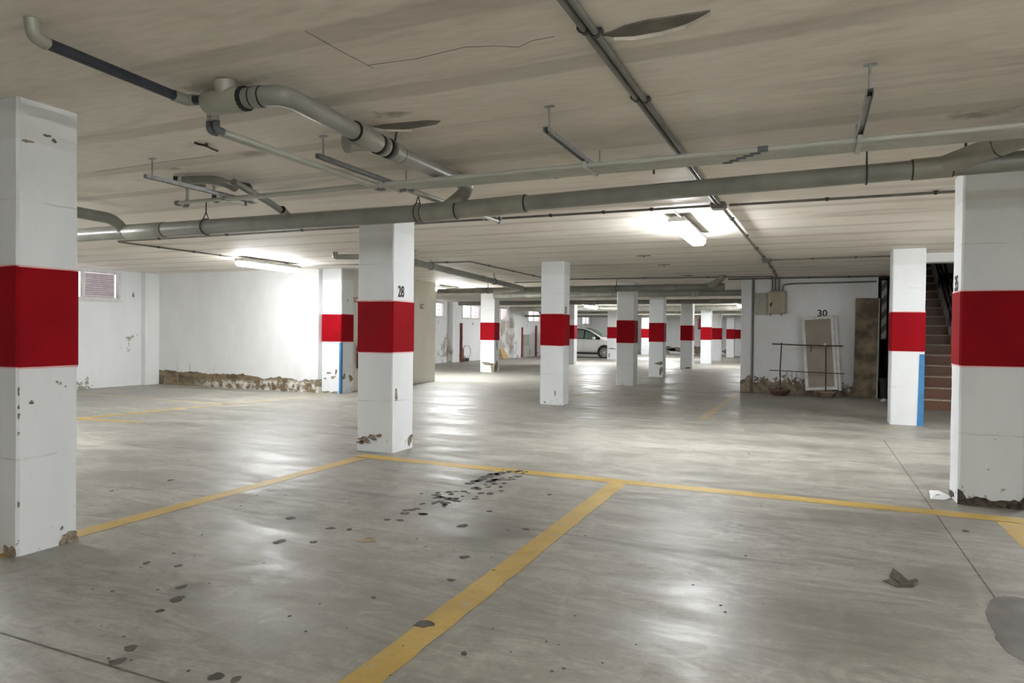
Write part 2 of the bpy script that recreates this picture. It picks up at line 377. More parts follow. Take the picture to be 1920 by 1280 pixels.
W30 = struct('wall_niche', MB().box(-1.46, 1.30, 16.40, 16.65, 0, H), M_FLAKE, 'white wall marked 30 with flaking paint at its foot')
struct('wall_niche_side', MB().box(-1.46, -1.2, 16.65, YF, 0, H), M_WALL, 'white side wall running back from wall 30')
struct('wall_stair_left', MB().box(1.55, 1.62, 14.10, 20.0, 0, 5.4), M_GREY, 'grey wall on the left side of the stairs')
struct('wall_stair_end', MB().box(1.30, XR, 20.0, 20.2, 0, 5.4), M_GREY, 'grey wall at the head of the stairs')
struct('wall_stair_top', MB().box(1.55, XR, SY0 - .1, SY0, H + .3, 5.4).box(1.55, XR, SY0 - .1, 20.2, 5.4, 5.5).box(1.55, 1.62, SY0, 14.1, H + .3, 5.4), M_GREY, 'dark upper part of the stairwell')
struct('trim_1', MB().box(1.50, XR, 12.25, 12.50, 2.46, H), M_WALL, 'white lintel beam above the stair opening')
struct('trim_2', MB().rbox(XL, XL + .14, 11.08, 11.45, 0, H, .008), M_WALL, 'white pilaster in the corner beside number 6')
struct('trim_3', MB().rbox(-1.46, -1.24, 16.34, 16.40, 0, H, .008), M_FLAKE, 'white pilaster at the left end of wall 30')
for i, (a, b) in enumerate(((25.75, 26.55), (32.35, 33.3), (37.4, 38.2))):
    struct(f'trim_{4 + i}', MB().rbox(XL, XL + .22, a, b, 0, H, .01), M_SPOT, 'white pilaster between far windows on the left wall')

# windows: frame, mullion, panes, slats
for i, (a, b) in enumerate(WIN):
    w = struct_root(f'window_{i + 1}', ('slatted white sliding window beside number 6' if i == 0 else f'bright high window number {i + 1} along the left wall'), (XL, a, WZ0))
    fr = MB(); t = .055; x0, x1 = XL - .06, XL + .025
    fr.box(x0, x1, a, b, WZ0, WZ0 + t).box(x0, x1, a, b, WZ1 - t, WZ1).box(x0, x1, a, a + t, WZ0 + t, WZ1 - t).box(x0, x1, b - t, b, WZ0 + t, WZ1 - t)
    obj('window_frame', fr, M_ALU, w)
    m = (a + b) / 2
    obj('mullion', MB().box(x0 + .01, x1 - .01, m - .03, m + .03, WZ0 + t, WZ1 - t), M_ALU, w)
    for p, q in ((a + t, m - .03), (m + .03, b - t)):
        obj('pane', MB().box(XL - .05, XL - .044, p, q, WZ0 + t, WZ1 - t), M_GLASS, w)
        ns = 12 if i == 0 else (6 if i == 3 else 3)
        for k in range(ns):
            zz = WZ0 + t + (k + .5) * (WZ1 - WZ0 - 2 * t) / ns
            hh = .019 if i == 0 else .008
            obj('slat', MB().prism([(XL - .14, p, zz - hh), (XL - .14, q, zz - hh), (XL - .11, q, zz + hh), (XL - .11, p, zz + hh)], (.004, 0, .003)), M_SLAT, w)
    obj('latch', MB().rbox(x1, x1 + .02, b - .05, b - .02, WZ0 + .1, WZ0 + .2, .005), M_PLASTIC, w)
    obj('sill', MB().box(XL, XL + .05, a - .02, b + .02, WZ0 - .025, WZ0), M_ALU, w)

# bay lines painted on the floor (thin paint film)
def line(pts, w0, seed):
    r = random.Random(seed); (xa, ya), (xb, yb) = pts; L = math.hypot(xb - xa, yb - ya); n = max(2, int(L / .12))
    ux, uy = (xb - xa) / L, (yb - ya) / L; A, B = [], []
    for i in range(n + 1):
        t = L * i / n; e0, e1 = r.uniform(-.005, .005), r.uniform(-.005, .005)
        A.append((xa + ux * t - uy * (w0 / 2 + e0), ya + uy * t + ux * (w0 / 2 + e0), .0015)); B.append((xa + ux * t + uy * (w0 / 2 + e1), ya + uy * t - ux * (w0 / 2 + e1), .0015))
    m = MB(); vs = A + B
    m.add(vs, [(i, n + 1 + i, n + 2 + i, i + 1) for i in range(n)]); obj('bay_line', m, M_LINE, FLOOR)
for k, (p, w) in enumerate([(((-4.30, 5.88), (3.6, 5.90)), .17), (((-1.52, 5.80), (-1.49, -2.5)), .145), (((-4.22, 5.82), (-4.24, -2.5)), .145), (((1.30, 5.82), (1.27, -2.5)), .15),
                  (((-1.52, 10.9), (-1.46, 16.0)), .13), (((-9.62, 6.5), (-9.05, 11.2)), .14), (((-9.7, 6.42), (-8.5, 6.62)), .10), (((.95, 11.22), (1.55, 11.24)), .12),
                  (((-4.35, 12.6), (-4.1, 16.9)), .10), (((-14.0, 17.6), (-9.0, 17.5)), .12), (((-14.0, 9.0), (-9.3, 8.9)), .10), (((-14.0, 20.2), (-9.9, 20.2)), .12)]):
    line(p, w, k)
# saw-cut joints
jm = MB().box(.86, .868, -3, 9.7, -.004, .0012); obj('floor_joint', jm, M_JOINT, FLOOR)
obj('floor_joint', MB().box(-6.5, -1.0, 1.776, 1.786, -.004, .0012), M_JOINT, FLOOR)
# oil drips, scuffs
rnd = random.Random(5); om = MB()
def drip(x, y, r, seed, el=1.0): patch(om, (x, y, .0008), (1, 0, 0), (0, 1, 0), blob(r, r * el, seed, 11, .28), .0012)
for k in range(70):                            # cluster along the drip trail towards the line
    t = rnd.random(); px, py = 780 + 190 * t + rnd.gauss(0, 14), 958 - 72 * t + rnd.gauss(0, 7); x, y, _ = floor_px(px, py)
    drip(x, y, rnd.uniform(.012, .035), k, rnd.uniform(.7, 1.6))
for k, (px, py, r) in enumerate(((915, 893, .05), (905, 897, .045), (925, 889, .05), (892, 902, .05), (880, 906, .04), (938, 887, .05), (955, 884, .04), (760, 962, .03), (726, 974, .022), (750, 975, .025), (868, 985, .032), (918, 958, .022), (986, 992, .026), (870, 1044, .026), (846, 1087, .02), (795, 1170, .045), (940, 920, .02), (545, 971, .03), (525, 1015, .03), (620, 990, .03), (655, 992, .018), (588, 1016, .02), (332, 1123, .03), (300, 1145, .018), (340, 1100, .02), (335, 1060, .018), (245, 1215, .03), (220, 1240, .025), (405, 1268, .03), (442, 1273, .018), (870, 1225, .014), (1030, 927, .018), (700, 1120, .012), (1404, 850, .014), (210, 920, .02), (320, 900, .025), (275, 1055, .02), (1810, 995, .02))):
    x, y, _ = floor_px(px, py); drip(x, y, r, 100 + k, rnd.uniform(.8, 1.5))
for k in range(70):
    px, py = rnd.uniform(150, 1500), rnd.uniform(905, 1275); x, y, _ = floor_px(px, py); drip(x, y, rnd.uniform(.003, .009), 300 + k)
o = obj('oil_spots', om, M_OIL, FLOOR); o['kind'] = 'stuff'
pm = MB(); poly = [(1862, 1120), (1893, 1118), (1925, 1122), (1990, 1150), (2000, 1290), (1935, 1245), (1900, 1232), (1878, 1212), (1862, 1180), (1845, 1145)]
poly = [floor_px(*q)[:2] for q in poly]; rj = random.Random(8)
for _ in range(3): poly = [q for (ax, ay), (bx, by) in zip(poly, poly[1:] + poly[:1]) for q in ((ax * .75 + bx * .25 + rj.uniform(-.006, .006), ay * .75 + by * .25 + rj.uniform(-.006, .006)), (ax * .25 + bx * .75, ay * .25 + by * .75))]
patch(pm, (0, 0, .0006), (1, 0, 0), (0, 1, 0), poly, .0008); obj('damp_patch', pm, M_WET, FLOOR)
pm = MB(); patch(pm, (*floor_px(690, 1013)[:2], .0006), (1, 0, 0), (0, 1, 0), blob(.06, .05, 77, 18, .4), .0008); obj('rust_patch', pm, M_RUST, FLOOR)

# peeled paint and damp on the ceiling
def ceil_patch(px, mat, name, th=.006):
    m = MB(); pts = [floor_px(x, y, H)[:2] for x, y in px]; cx, cy = np.mean([p[0] for p in pts]), np.mean([p[1] for p in pts])
    pts = sorted(pts, key=lambda q: math.atan2(q[1] - cy, q[0] - cx))
    m.prism([(a, b, H - th) for a, b in pts], (0, 0, th + .01)); return obj(name, m, mat, CEIL)
ceil_patch([(1122, 64), (1145, 58), (1170, 47), (1215, 36), (1262, 29), (1300, 23), (1332, 18), (1310, 32), (1285, 43), (1240, 56), (1190, 65), (1150, 67)], M_PEEL, 'peeled_patch')
ceil_patch([(700, 236), (725, 232), (760, 229), (800, 225), (826, 226), (818, 232), (770, 240), (730, 243)], M_PEEL, 'peeled_patch')
ceil_patch([(1020, 332), (1040, 328), (1058, 329), (1045, 334)], M_PEEL, 'peeled_patch')
fm = MB()                                       # curled lip of paint along the long peel
for (xa, ya), (xb, yb) in (((1150, 67), (1190, 66)), ((1190, 66), (1240, 57)), ((1240, 57), (1285, 44)), ((1285, 44), (1332, 18)), ((700, 240), (770, 241))):
    a, b = floor_px(xa, ya, H), floor_px(xb, yb, H); fm.prism([a, b, (b[0], b[1] + .012, H - .016), (a[0], a[1] + .012, H - .016)], (0, .004, 0))
obj('paint_flap', fm, M_FLAP, CEIL)
for pts in ([(572, 58), (640, 96), (700, 128)], [(872, 88), (930, 86), (972, 88), (998, 76), (1040, 68)], [(690, 122), (780, 110), (872, 88)], [(180, 322), (330, 300), (400, 292)]):
    m = MB()
    for a, b in zip(pts, pts[1:]):
        a, b = Vector(floor_px(*a, H)), Vector(floor_px(*b, H)); d = (b - a).normalized(); q = Vector((-d.y, d.x, 0)) * .0013; dz = Vector((0, 0, -.0015)); m.prism([a + q + dz, b + q + dz, b - q + dz, a - q + dz], (0, 0, .004))
    obj('crack', m, M_PEEL, CEIL)


# ------------------------------------------------------------------ columns
ZB, ZT = 1.078, 1.644
def ring(x0, x1, y0, y1, z, c, r, j, grow=0.0):
    p = [(x0 + c, y0), (x1 - c, y0), (x1, y0 + c), (x1, y1 - c), (x1 - c, y1), (x0 + c, y1), (x0, y1 - c), (x0, y0 + c)]
    cx, cy = (x0 + x1) / 2, (y0 + y1) / 2
    return [(x + (grow if x > cx else -grow) + r.uniform(-j, j), y + (grow if y > cy else -grow) + r.uniform(-j, j), z) for x, y in p]
def sleeve(x0, x1, y0, y1, zs, c, seed, j, grow, wav=0.0, caps=True):
    r = random.Random(seed); m = MB(); vs = []
    for i, z in enumerate(zs):
        e = wav if i in (0, len(zs) - 1) else 0
        vs += [(x, y, z + r.uniform(-e, e)) for x, y, z in ring(x0, x1, y0, y1, z, c, r, j, grow)]
    fs = [(i * 8 + k, i * 8 + (k + 1) % 8, (i + 1) * 8 + (k + 1) % 8, (i + 1) * 8 + k) for i in range(len(zs) - 1) for k in range(8)]
    if caps: fs += [tuple(range(8))[::-1], tuple(range(len(vs) - 8, len(vs)))]
    return m.add(vs, fs)
def column(x0, x1, y0, y1, seed, label, zb=ZB, zt=ZT):
    t = thing('column', label, 'column', ((x0 + x1) / 2, (y0 + y1) / 2, 0), 'red banded garage columns')
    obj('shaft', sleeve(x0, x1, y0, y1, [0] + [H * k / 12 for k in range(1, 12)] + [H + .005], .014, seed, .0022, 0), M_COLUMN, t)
    obj('band_edge', sleeve(x0, x1, y0, y1, [zb - .012, zt + .012], .014, seed + 500, 0, .0042, .004), M_PINK, t)
    obj('red_band', sleeve(x0, x1, y0, y1, [zb, (zb + zt) / 2, zt], .014, seed + 900, 0, .0062, .005), M_RED, t)
    t['box'] = (x0, x1, y0, y1); return t
def chip(t, face, along, z, rx, rz, seed, mat=None):
    x0, x1, y0, y1 = t['box']; m = MB(); pts = blob(rx, rz, seed, 18, .42)
    if face == 'front': c, u = (x0 + along, y0 - .003, z), (1, 0, 0); w = x1 - x0
    elif face == 'right': c, u = (x1 + .003, y0 + along, z), (0, 1, 0); w = y1 - y0
    else: c, u = (x0 - .003, y1 - along, z), (0, -1, 0); w = y1 - y0
    pts = [(min(max(a, -along), w - along), max(b, -z)) for a, b in pts]
    patch(m, c, u, (0, 0, 1), pts, .0025); obj('chipped_patch', m, mat or M_CHIP, t)
def number(t, face, txt, along, z, size, sx=.72):
    x0, x1, y0, y1 = t['box']
    if face == 'right': c, u = (x1 + .003, y0 + along, z), (0, 1, 0)
    elif face == 'left': c, u = (x0 - .003, y1 - along, z), (0, -1, 0)
    else: c, u = (x0 + along, y0 - .003, z), (1, 0, 0)
    letters('painted_number', txt, size, c, u, (0, 0, 1), M_BLACK, t, sx)
def blue(t, pts, face):
    x0, x1, y0, y1 = t['box']; m = MB()
    if face == 'front': patch(m, (x0, y0 - .003, 0), (1, 0, 0), (0, 0, 1), pts, .002)
    else: patch(m, (x1 + .003, y0, 0), (0, 1, 0), (0, 0, 1), pts, .002)
    obj('blue_stripe', m, M_BLUE, t)

XA0, XA1 = -4.53, -4.085
cA = column(-4.53, -4.10, 2.41, 2.76, 1, 'nearest white column with red band, cut by the left edge of the photo')
chip(cA, 'right', .30, .02, .055, .055, 3); chip(cA, 'front', .36, .015, .05, .05, 4); [chip(cA, 'right', a, z, rx, rz, 80 + i) for i, (a, z, rx, rz) in enumerate(((.075, .87, .010, .012), (.22, .98, .008, .006), (.24, .97, .006, .010), (.27, .95, .005, .005), (.004, .94, .006, .02), (.004, .85, .005, .012), (.006, .80, .008, .014), (.004, .70, .006, .012), (.004, .3, .006, .02), (.25, .10, .008, .012), (.16, 2.42, .02, .008), (.05, 2.36, .03, .008), (.2, 2.4, .012, .012)))]
cB = column(XA0, -4.08, 6.15, 6.58, 2, 'white column numbered 28 with red band and scuffed base', ZB, 1.622)
number(cB, 'right', '28', .155, 1.735, .125)
for a, z, rx, rz, s in ((.10, .12, .07, .035, 11), (.20, .155, .05, .03, 12), (.05, .09, .04, .02, 13), (.29, .18, .03, .02, 14)): chip(cB, 'front', a, z, rx, rz, s)
chip(cB, 'right', .36, .10, .05, .05, 15); chip(cB, 'right', .08, .62, .015, .08, 16)
cC = column(XA0, -4.09, 11.65, 12.0, 3, 'white column numbered 31 with red band, behind column 28')
number(cC, 'right', '31', .12, 1.725, .125); chip(cC, 'front', .30, .22, .012, .05, 17)
cG = column(XA0, XA1, 17.0, 17.42, 4, 'white red banded column directly behind and right of column 31')
cH = column(XA0, XA1, 20.8, 21.2, 5, 'white red banded column with a grey chip near its foot')
chip(cH, 'front', .33, .42, .10, .06, 21); chip(cH, 'front', .38, .2, .05, .12, 22)
cI = column(XA0, XA1, 26.3, 26.75, 6, 'white red banded column, fifth in the long row after number 31'); chip(cI, 'front', .3, .05, .12, .03, 23)
column(XA0, XA1, 31.5, 31.9, 7, 'bright white red banded column with an extinguisher at its left'); column(XA0, XA1, 35.4, 35.8, 8, 'white red banded column just behind the bright one with extinguisher')
column(XA0, XA1, 41.7, 42.1, 9, 'small distant white red banded column near the end of the row'); column(-4.40, -3.95, 44.6, 45.0, 10, 'farthest white red banded column beside wall 30')
cD = column(1.07, 1.50, 6.28, 6.62, 11, 'white column numbered 35 with sooty base at the right edge', 1.086, 1.658)
number(cD, 'left', '35', .16, 1.735, .125, .8)
m = MB(); patch(m, (1.07, 6.277, 0), (1, 0, 0), (0, 0, 1), [(0, 0), (.43, 0)] + [(.43 - .43 * k / 14, .045 + .03 * random.Random(60 + k).random() + (.05 if k in (0, 13, 14) else 0)) for k in range(15)], .002); obj('chipped_patch', m, M_SOOT, cD)
chip(cD, 'left', .1, .03, .1, .03, 31, M_SOOT)
cE = column(1.10, 1.53, 11.55, 11.95, 12, 'white column with red band and blue stripe beside the stairs', 1.095, 1.665)
blue(cE, [(.345, 0), (.43, 0), (.43, 1.05), (.365, 1.05)], 'front')
cF = column(-9.93, -9.42, 20.1, 20.5, 13, 'white red banded column with chipped foot near the left wall', 1.06, 1.625)
chip(cF, 'front', .30, .28, .20, .05, 41); chip(cF, 'front', .45, .12, .06, .18, 42); chip(cF, 'right', .15, .18, .14, .18, 43); chip(cF, 'right', .2, .9, .03, .2, 44)
cQ = column(-9.42, -8.92, 11.55, 11.97, 14, 'white column with blue corner stripe at the end of the damp wall')
blue(cQ, [(.455, 0), (.50, 0), (.50, 1.06), (.46, 1.06)], 'front'); blue(cQ, [(0, 0), (.05, 0), (.05, 1.06), (0, 1.06)], 'right')
for a, z, rx, rz, s in ((.2, .42, .05, .02, 51), (.3, .33, .06, .03, 52), (.1, .3, .03, .015, 53), (.38, .45, .03, .05, 54), (.12, .02, .1, .02, 55), (.35, .02, .08, .02, 56)): chip(cQ, 'front', a, z, rx, rz, s)
chip(cQ, 'right', .1, .35, .04, .06, 57); chip(cQ, 'right', .33, .3, .07, .06, 58)
cN = column(-9.50, -9.10, 27.3, 27.7, 15, 'narrow looking white red banded column left of the parked car')
cO = column(-9.52, -8.97, 33.9, 34.3, 16, 'white red banded column hiding the nose of the parked car')
chip(cO, 'front', .25, .55, .22, .03, 61); chip(cO, 'front', .12, .25, .05, .04, 62); chip(cO, 'front', .1, .15, .04, .04, 63)
column(-9.95, -9.45, 43.4, 43.8, 17, 'tiny distant white red banded column against the far wall')

# ------------------------------------------------------------------ lamps
def lamp(x, y0, y1, label, k=1.0):
    t = thing('ceiling_lamp', label, 'lamp', (x, (y0 + y1) / 2, H), 'fluorescent lamps under the ceiling')
    def bar(sec, mat, name, taper):
        m = MB(); n = len(sec); st = [(y0, 1 - taper), (y0 + .04, 1), (y1 - .04, 1), (y1, 1 - taper)]; zc = max(s[1] for s in sec)
        vs = [(x + a * k, yy, zc + (b - zc) * k) for yy, k in st for a, b in sec]
        fs = [(i * n + j, (i + 1) * n + j, (i + 1) * n + (j + 1) % n, i * n + (j + 1) % n) for i in range(3) for j in range(n)] + [tuple(range(n)), tuple(range(3 * n, 4 * n))[::-1]]
        m.add(vs, fs); return obj(name, m, mat, t)
    bar([(-.07, H - .03), (.07, H - .03), (.104, H - .062), (.104, H - .092), (-.104, H - .092), (-.104, H - .062)], M_LAMPBODY, 'housing', .06)
    bar([(-.094, H - .093), (.094, H - .093), (.092, H - .135), (.06, H - .168), (-.06, H - .168), (-.092, H - .135)], lit(k), 'diffuser', .12)
    for q in range(4):
        yy = y0 + .15 + q * (y1 - y0 - .3) / 3
        for sg in (-1, 1): obj('clip', MB().box(x + sg * .106 - .004, x + sg * .106 + .004, yy - .012, yy + .012, H - .112, H - .07), M_PLASTIC, t)
    for yy in (y0 + .3, y1 - .3): obj('mount', MB().box(x - .02, x + .02, yy - .03, yy + .03, H - .031, H), M_LAMPBODY, t)
    return t
lamp(-1.33, 7.42, 8.95, 'lit fluorescent lamp on the ceiling between columns 31 and 35', .47)
lamp(-9.25, 9.1, 10.6, 'lit fluorescent lamp in front of the damp white wall', .46)
lamp(-9.35, 16.2, 17.7, 'lit fluorescent lamp behind column 28 near the far windows')
lamp(-8.9, 28.3, 29.8, 'lit fluorescent lamp above the parked car')
lamp(-2.6, 28.6, 30.1, 'lit fluorescent lamp far back in front of the bright column', .5)
lamp(-7.0, 36.0, 37.5, 'lit fluorescent lamp hidden behind the pipes far back'); lamp(-9.3, 41.0, 42.5, 'lit fluorescent lamp near the far end wall', .4)

lamp(3.3, 8.6, 10.1, 'lit fluorescent lamp on the ceiling right of column 35', .40); lamp(2.7, -1.9, -.4, 'added unseen fill lamp behind the camera', 1.12); lamp(-9.2, 3.0, 4.5, 'added unseen fill lamp beyond the left edge', .8)  # latter two are unseen lamps added as fill for the near end

# ------------------------------------------------------------------ drain pipes
def collar(t, a, b, r, mat=None, name='coupling'):
    a, b = Vector(a), Vector(b); d = (b - a).normalized(); L = (b - a).length
    p = obj(name, MB().tube([a, a + d * .008, a + d * L * .5, b - d * .008, b], r, 18, True, 0, [r * .96, r, r, r, r * .96]), mat or M_PVCFIT, t)
    for e in (a, b): obj('seal', MB().tube([e - d * .004, e + d * .004], r * .985, 18), M_GASKET, p)
    return p
def strap(t, x, y, z, r, along='x'):
    """wire loop round a pipe, twisted up to a rod in the slab"""
    p = []
    for k in range(17):
        a = 2 * math.pi * k / 16
        p.append((x, y + (r + .006) * math.sin(a), z - (r + .006) * math.cos(a)) if along == 'x' else (x + (r + .006) * math.sin(a), y, z - (r + .006) * math.cos(a)))
    m = MB().tube(p, .006, 6, False)
    e = (0, .04, 0) if along == 'x' else (.04, 0, 0)
    for sg in (-1, 1): m.tube([(x + sg * e[0], y + sg * e[1], z + r * .85), (x, y, z + r + .07)], .005, 6)
    m.tube([(x, y, z + r + .06), (x, y, H)], .006, 6); obj('hanger', m, M_DKSTEEL, t)

YP = 5.05
t = thing('drain_pipe', 'long grey drain pipe crossing the whole photo in front of column 28', 'pipe', (-3, YP, 2.33))
obj('pipe', MB().tube([(-9.6, YP, 2.345), (-6.9, YP, 2.335), (-3.0, YP, 2.315)], .074, 20), M_PVC, t, 'thicker grey pipe length on the left')
obj('pipe', MB().tube([(-2.15, YP, 2.335), (.85, YP, 2.375), (3.6, YP, 2.40)], .061, 20), M_PVC, t, 'thinner grey pipe length on the right')
collar(t, (-6.72, YP, 2.333), (-6.15, YP, 2.33), .079); collar(t, (-3.05, YP, 2.315), (-2.72, YP, 2.32), .078)
collar(t, (-2.72, YP, 2.32), (-2.10, YP, 2.335), .073); collar(t, (.58, YP, 2.372), (.80, YP, 2.376), .068)
obj('wye_branch', MB().tube([(-2.85, YP, 2.325), (-2.66, YP - .01, 2.44), (-2.60, YP - .05, 2.505), (-2.60, YP - .16, 2.515)], .058, 18, True, .05), M_PVCFIT, t)
obj('wye_branch', MB().tube([(.74, YP, 2.375), (1.02, YP - .10, 2.46), (1.14, YP - .22, 2.49)], .066, 18), M_PVCFIT, t)
collar(t, (1.02, YP - .10, 2.46), (1.15, YP - .23, 2.495), .073); obj('end_cap', MB().tube([(1.14, YP - .22, 2.49), (1.19, YP - .34, 2.50)], .064, 18), M_PVC, t)
obj('elbow_branch', MB().tube([(-6.78, 1.6, 2.50), (-6.78, YP - .12, 2.46), (-6.74, YP, 2.33)], .058, 18, True, .16), M_PVC, t)
obj('small_branch', MB().tube([(-4.38, 4.25, 2.52), (-4.46, 4.75, 2.44), (-4.50, YP, 2.37)], .028, 12), M_PVC, t); collar(t, (-4.47, YP - .14, 2.41), (-4.50, YP - .05, 2.38), .036)
for x, z, r in ((-5.57, 2.33, .074), (-3.10, 2.317, .078), (.32, 2.368, .062)): strap(t, x, YP, z, r)

def P(x, y, z): return floor_px(x, y, z)
t = thing('branch_drain', 'grey branch drain with fittings hanging from the ceiling left of centre', 'pipe', (-2.6, 3.4, 2.5))
obj('tee_body', MB().tube([(-2.95, 2.68, 2.50), (-2.935, 2.68, 2.50), (-2.73, 2.70, 2.50), (-2.71, 2.70, 2.50)], .066, 20, True, 0, [.058, .066, .066, .062]), M_PVCFIT, t)
obj('riser', MB().tube([(-2.82, 2.69, 2.50), (-2.82, 2.67, H)], .055, 18), M_PVCFIT, t)
obj('seal', MB().tube([(-2.725, 2.70, 2.50), (-2.70, 2.70, 2.50)], .064, 18), M_GASKET, t)
obj('pipe', MB().tube([(-2.70, 2.70, 2.50), (-2.47, 2.72, 2.50), (-2.52, 3.42, 2.492)], .052, 20, True, .16), M_PVC, t)
collar(t, (-2.655, 2.703, 2.50), (-2.60, 2.71, 2.50), .056, M_PVC)
collar(t, (-2.51, 3.36, 2.492), (-2.53, 3.62, 2.49), .062)
for k in range(4): obj('ribbed_clamp', MB().tube([(-2.535, 3.63 + .05 * k, 2.49), (-2.537, 3.655 + .05 * k, 2.49)], .066, 18), M_GASKET if k % 2 == 0 else M_PVCFIT, t)
collar(t, (-2.54, 3.80, 2.49), (-2.545, 3.90, 2.488), .062)
obj('pipe', MB().tube([(-2.54, 3.86, 2.488), (-2.60, YP - .14, 2.512)], .053, 20), M_PVC, t)
obj('capped_outlet', MB().tube([(-2.54, 3.56, 2.48), (-2.60, 3.44, 2.455)], .054, 20).tube([(-2.60, 3.44, 2.455), (-2.612, 3.416, 2.45)], .063, 20), M_PVCFIT, t)
obj('hanger', MB().tube([(-2.50, 3.78, 2.54), (-2.49, 3.78, H)], .007, 6), M_DKSTEEL, t)
t = thing('waste_pipe', 'black waste pipe with grey elbows under the ceiling at top left', 'pipe', (-3.07, 2.2, 2.53))
obj('pipe', MB().tube([(-3.045, 1.89, 2.53), (-3.09, 2.60, 2.53)], .026, 14), M_BPIPE, t); obj('pipe', MB().tube([(-3.06, 2.68, 2.53), (-2.93, 2.68, 2.515)], .026, 14), M_BPIPE, t)
obj('elbow', MB().tube([(-3.02, 1.83, H), (-3.025, 1.84, 2.532), (-3.047, 1.905, 2.53)], .030, 14, True, .04), M_PVCFIT, t); obj('elbow', MB().tube([(-3.089, 2.585, 2.53), (-3.087, 2.67, 2.53), (-3.045, 2.68, 2.53)], .030, 14, True, .03), M_PVCFIT, t)
t = thing('toilet_drain', 'short grey drain stub with fittings on the ceiling above the long pipe', 'pipe', P(395, 340, 2.54))
obj('pipe', MB().tube([P(345, 338, 2.55), P(375, 337, 2.55), P(405, 337, 2.54), P(430, 346, 2.53), P(440, 352, 2.52)], .036, 14, True, .1), M_PVC, t)
obj('elbow', MB().tube([P(325, 337, 2.56), P(336, 338, 2.56)], .032, 14), M_DKSTEEL, t); obj('coupling', MB().tube([P(336, 338, 2.555), P(350, 338, 2.555)], .029, 14), M_PLASTIC, t)
obj('elbow', MB().tube([P(358, 348, 2.53), P(378, 349, 2.53), P(384, 345, 2.55)], .026, 12, True, .05), M_PVCFIT, t)
obj('stub', MB().tube([P(430, 344, 2.55), P(455, 348, 2.55), P(466, 350, 2.56)], .030, 14), M_DKSTEEL, t)
t = thing('rusty_strap', 'rusty bent strap screwed to the ceiling left of the branch drain', 'strap', P(386, 274, 2.59))
obj('strip', MB().tube([P(364, 267, 2.592), P(372, 270, 2.585), P(386, 273, 2.57), P(397, 279, 2.585), P(408, 283, 2.592)], .007, 6), M_ROD, t); obj('screw', MB().tube([P(387, 273, 2.57), P(387, 270, H)], .011, 8), M_ROD, t)

def far_drain(y, x0, x1, z, r, label, straps=()):
    t = thing('drain_pipe', label, 'pipe', ((x0 + x1) / 2, y, z), 'grey drain pipes under the far ceiling')
    obj('pipe', MB().tube([(x0, y, z), (x1, y, z)], r, 14), M_PVC, t)
    n = max(1, int((x1 - x0) / 2.4))
    for k in range(n): xx = x0 + (k + .5) * (x1 - x0) / n; obj('coupling', MB().tube([(xx - .1, y, z), (xx + .1, y, z)], r * 1.1, 14), M_PVCFIT, t)
    for xx in straps: strap(t, xx, y, z, r)
    return t
t = far_drain(15.7, -9.0, -1.75, 2.37, .075, 'grey drain pipe under the ceiling just behind column 31', (-7.55, -7.1, -4.2))
obj('wye_branch', MB().tube([(-7.4, 15.7, 2.37), (-6.75, 15.4, 2.36), (-6.3, 14.9, 2.36)], .062, 14), M_PVCFIT, t)
obj('elbow', MB().tube([(-2.1, 15.7, 2.38), (-1.9, 15.6, 2.46), (-1.75, 15.5, H)], .075, 14, True, .1), M_PVCFIT, t)
t = thing('sloping_drain', 'grey drain pipe running back past column 28 towards the far windows', 'pipe', (-6.3, 12, 2.4))
obj('pipe', MB().tube([(-6.3, 9.2, 2.53), (-6.3, 15.0, 2.30 + .06)], .060, 16), M_PVC, t)
for yy in (10.2, 11.4, 12.9): obj('coupling', MB().tube([(-6.3, yy - .06, 2.53 - (yy - .06 - 9.2) * .0293), (-6.3, yy + .06, 2.53 - (yy + .06 - 9.2) * .0293)], .066, 16), M_PVCFIT, t)
for yy in (10.7, 13.4): strap(t, -6.3, yy, 2.53 - (yy - 9.2) * .0293, .060, 'y')
t = thing('toilet_drain', 'bent drain stub on the ceiling behind column 28', 'pipe', (-6.4, 9.4, 2.53))
obj('pipe', MB().tube([(-7.2, 9.15, H - .001), (-7.2, 9.15, 2.52), (-6.9, 9.25, 2.52), (-6.3, 9.3, 2.52)], .045, 12, True, .08), M_PVC, t); obj('stub', MB().tube([(-5.75, 9.3, H - .001), (-5.75, 9.3, 2.53), (-6.22, 9.35, 2.52)], .04, 12, True, .08), M_PVCFIT, t)
far_drain(19.8, -9.3, -1.75, 2.47, .085, 'dark drain pipe in front of the chipped fourth column', (-8.0, -3.0))
far_drain(25.3, -13.5, -1.75, 2.50, .085, 'drain pipe beneath the ceiling in front of the fifth row column', (-7.5,))
far_drain(30.6, -13.5, -1.75, 2.47, .10, 'drain pipe above the roof of the parked car', ())
far_drain(34.6, -13.5, -1.75, 2.46, .12, 'drain pipe behind the lamp above the car', ()); far_drain(40.5, -13.5, -1.75, 2.43, .13, 'farthest drain pipe before the end wall', ())
for yy, za in ((33.2, 2.44), (39.4, 2.42), (44.0, 2.40)): struct(f'trim_{int(yy)}', MB().rbox(XL, -1.46, yy, yy + .35, za, H, .01), M_CEIL, 'downstand beam under the far ceiling')

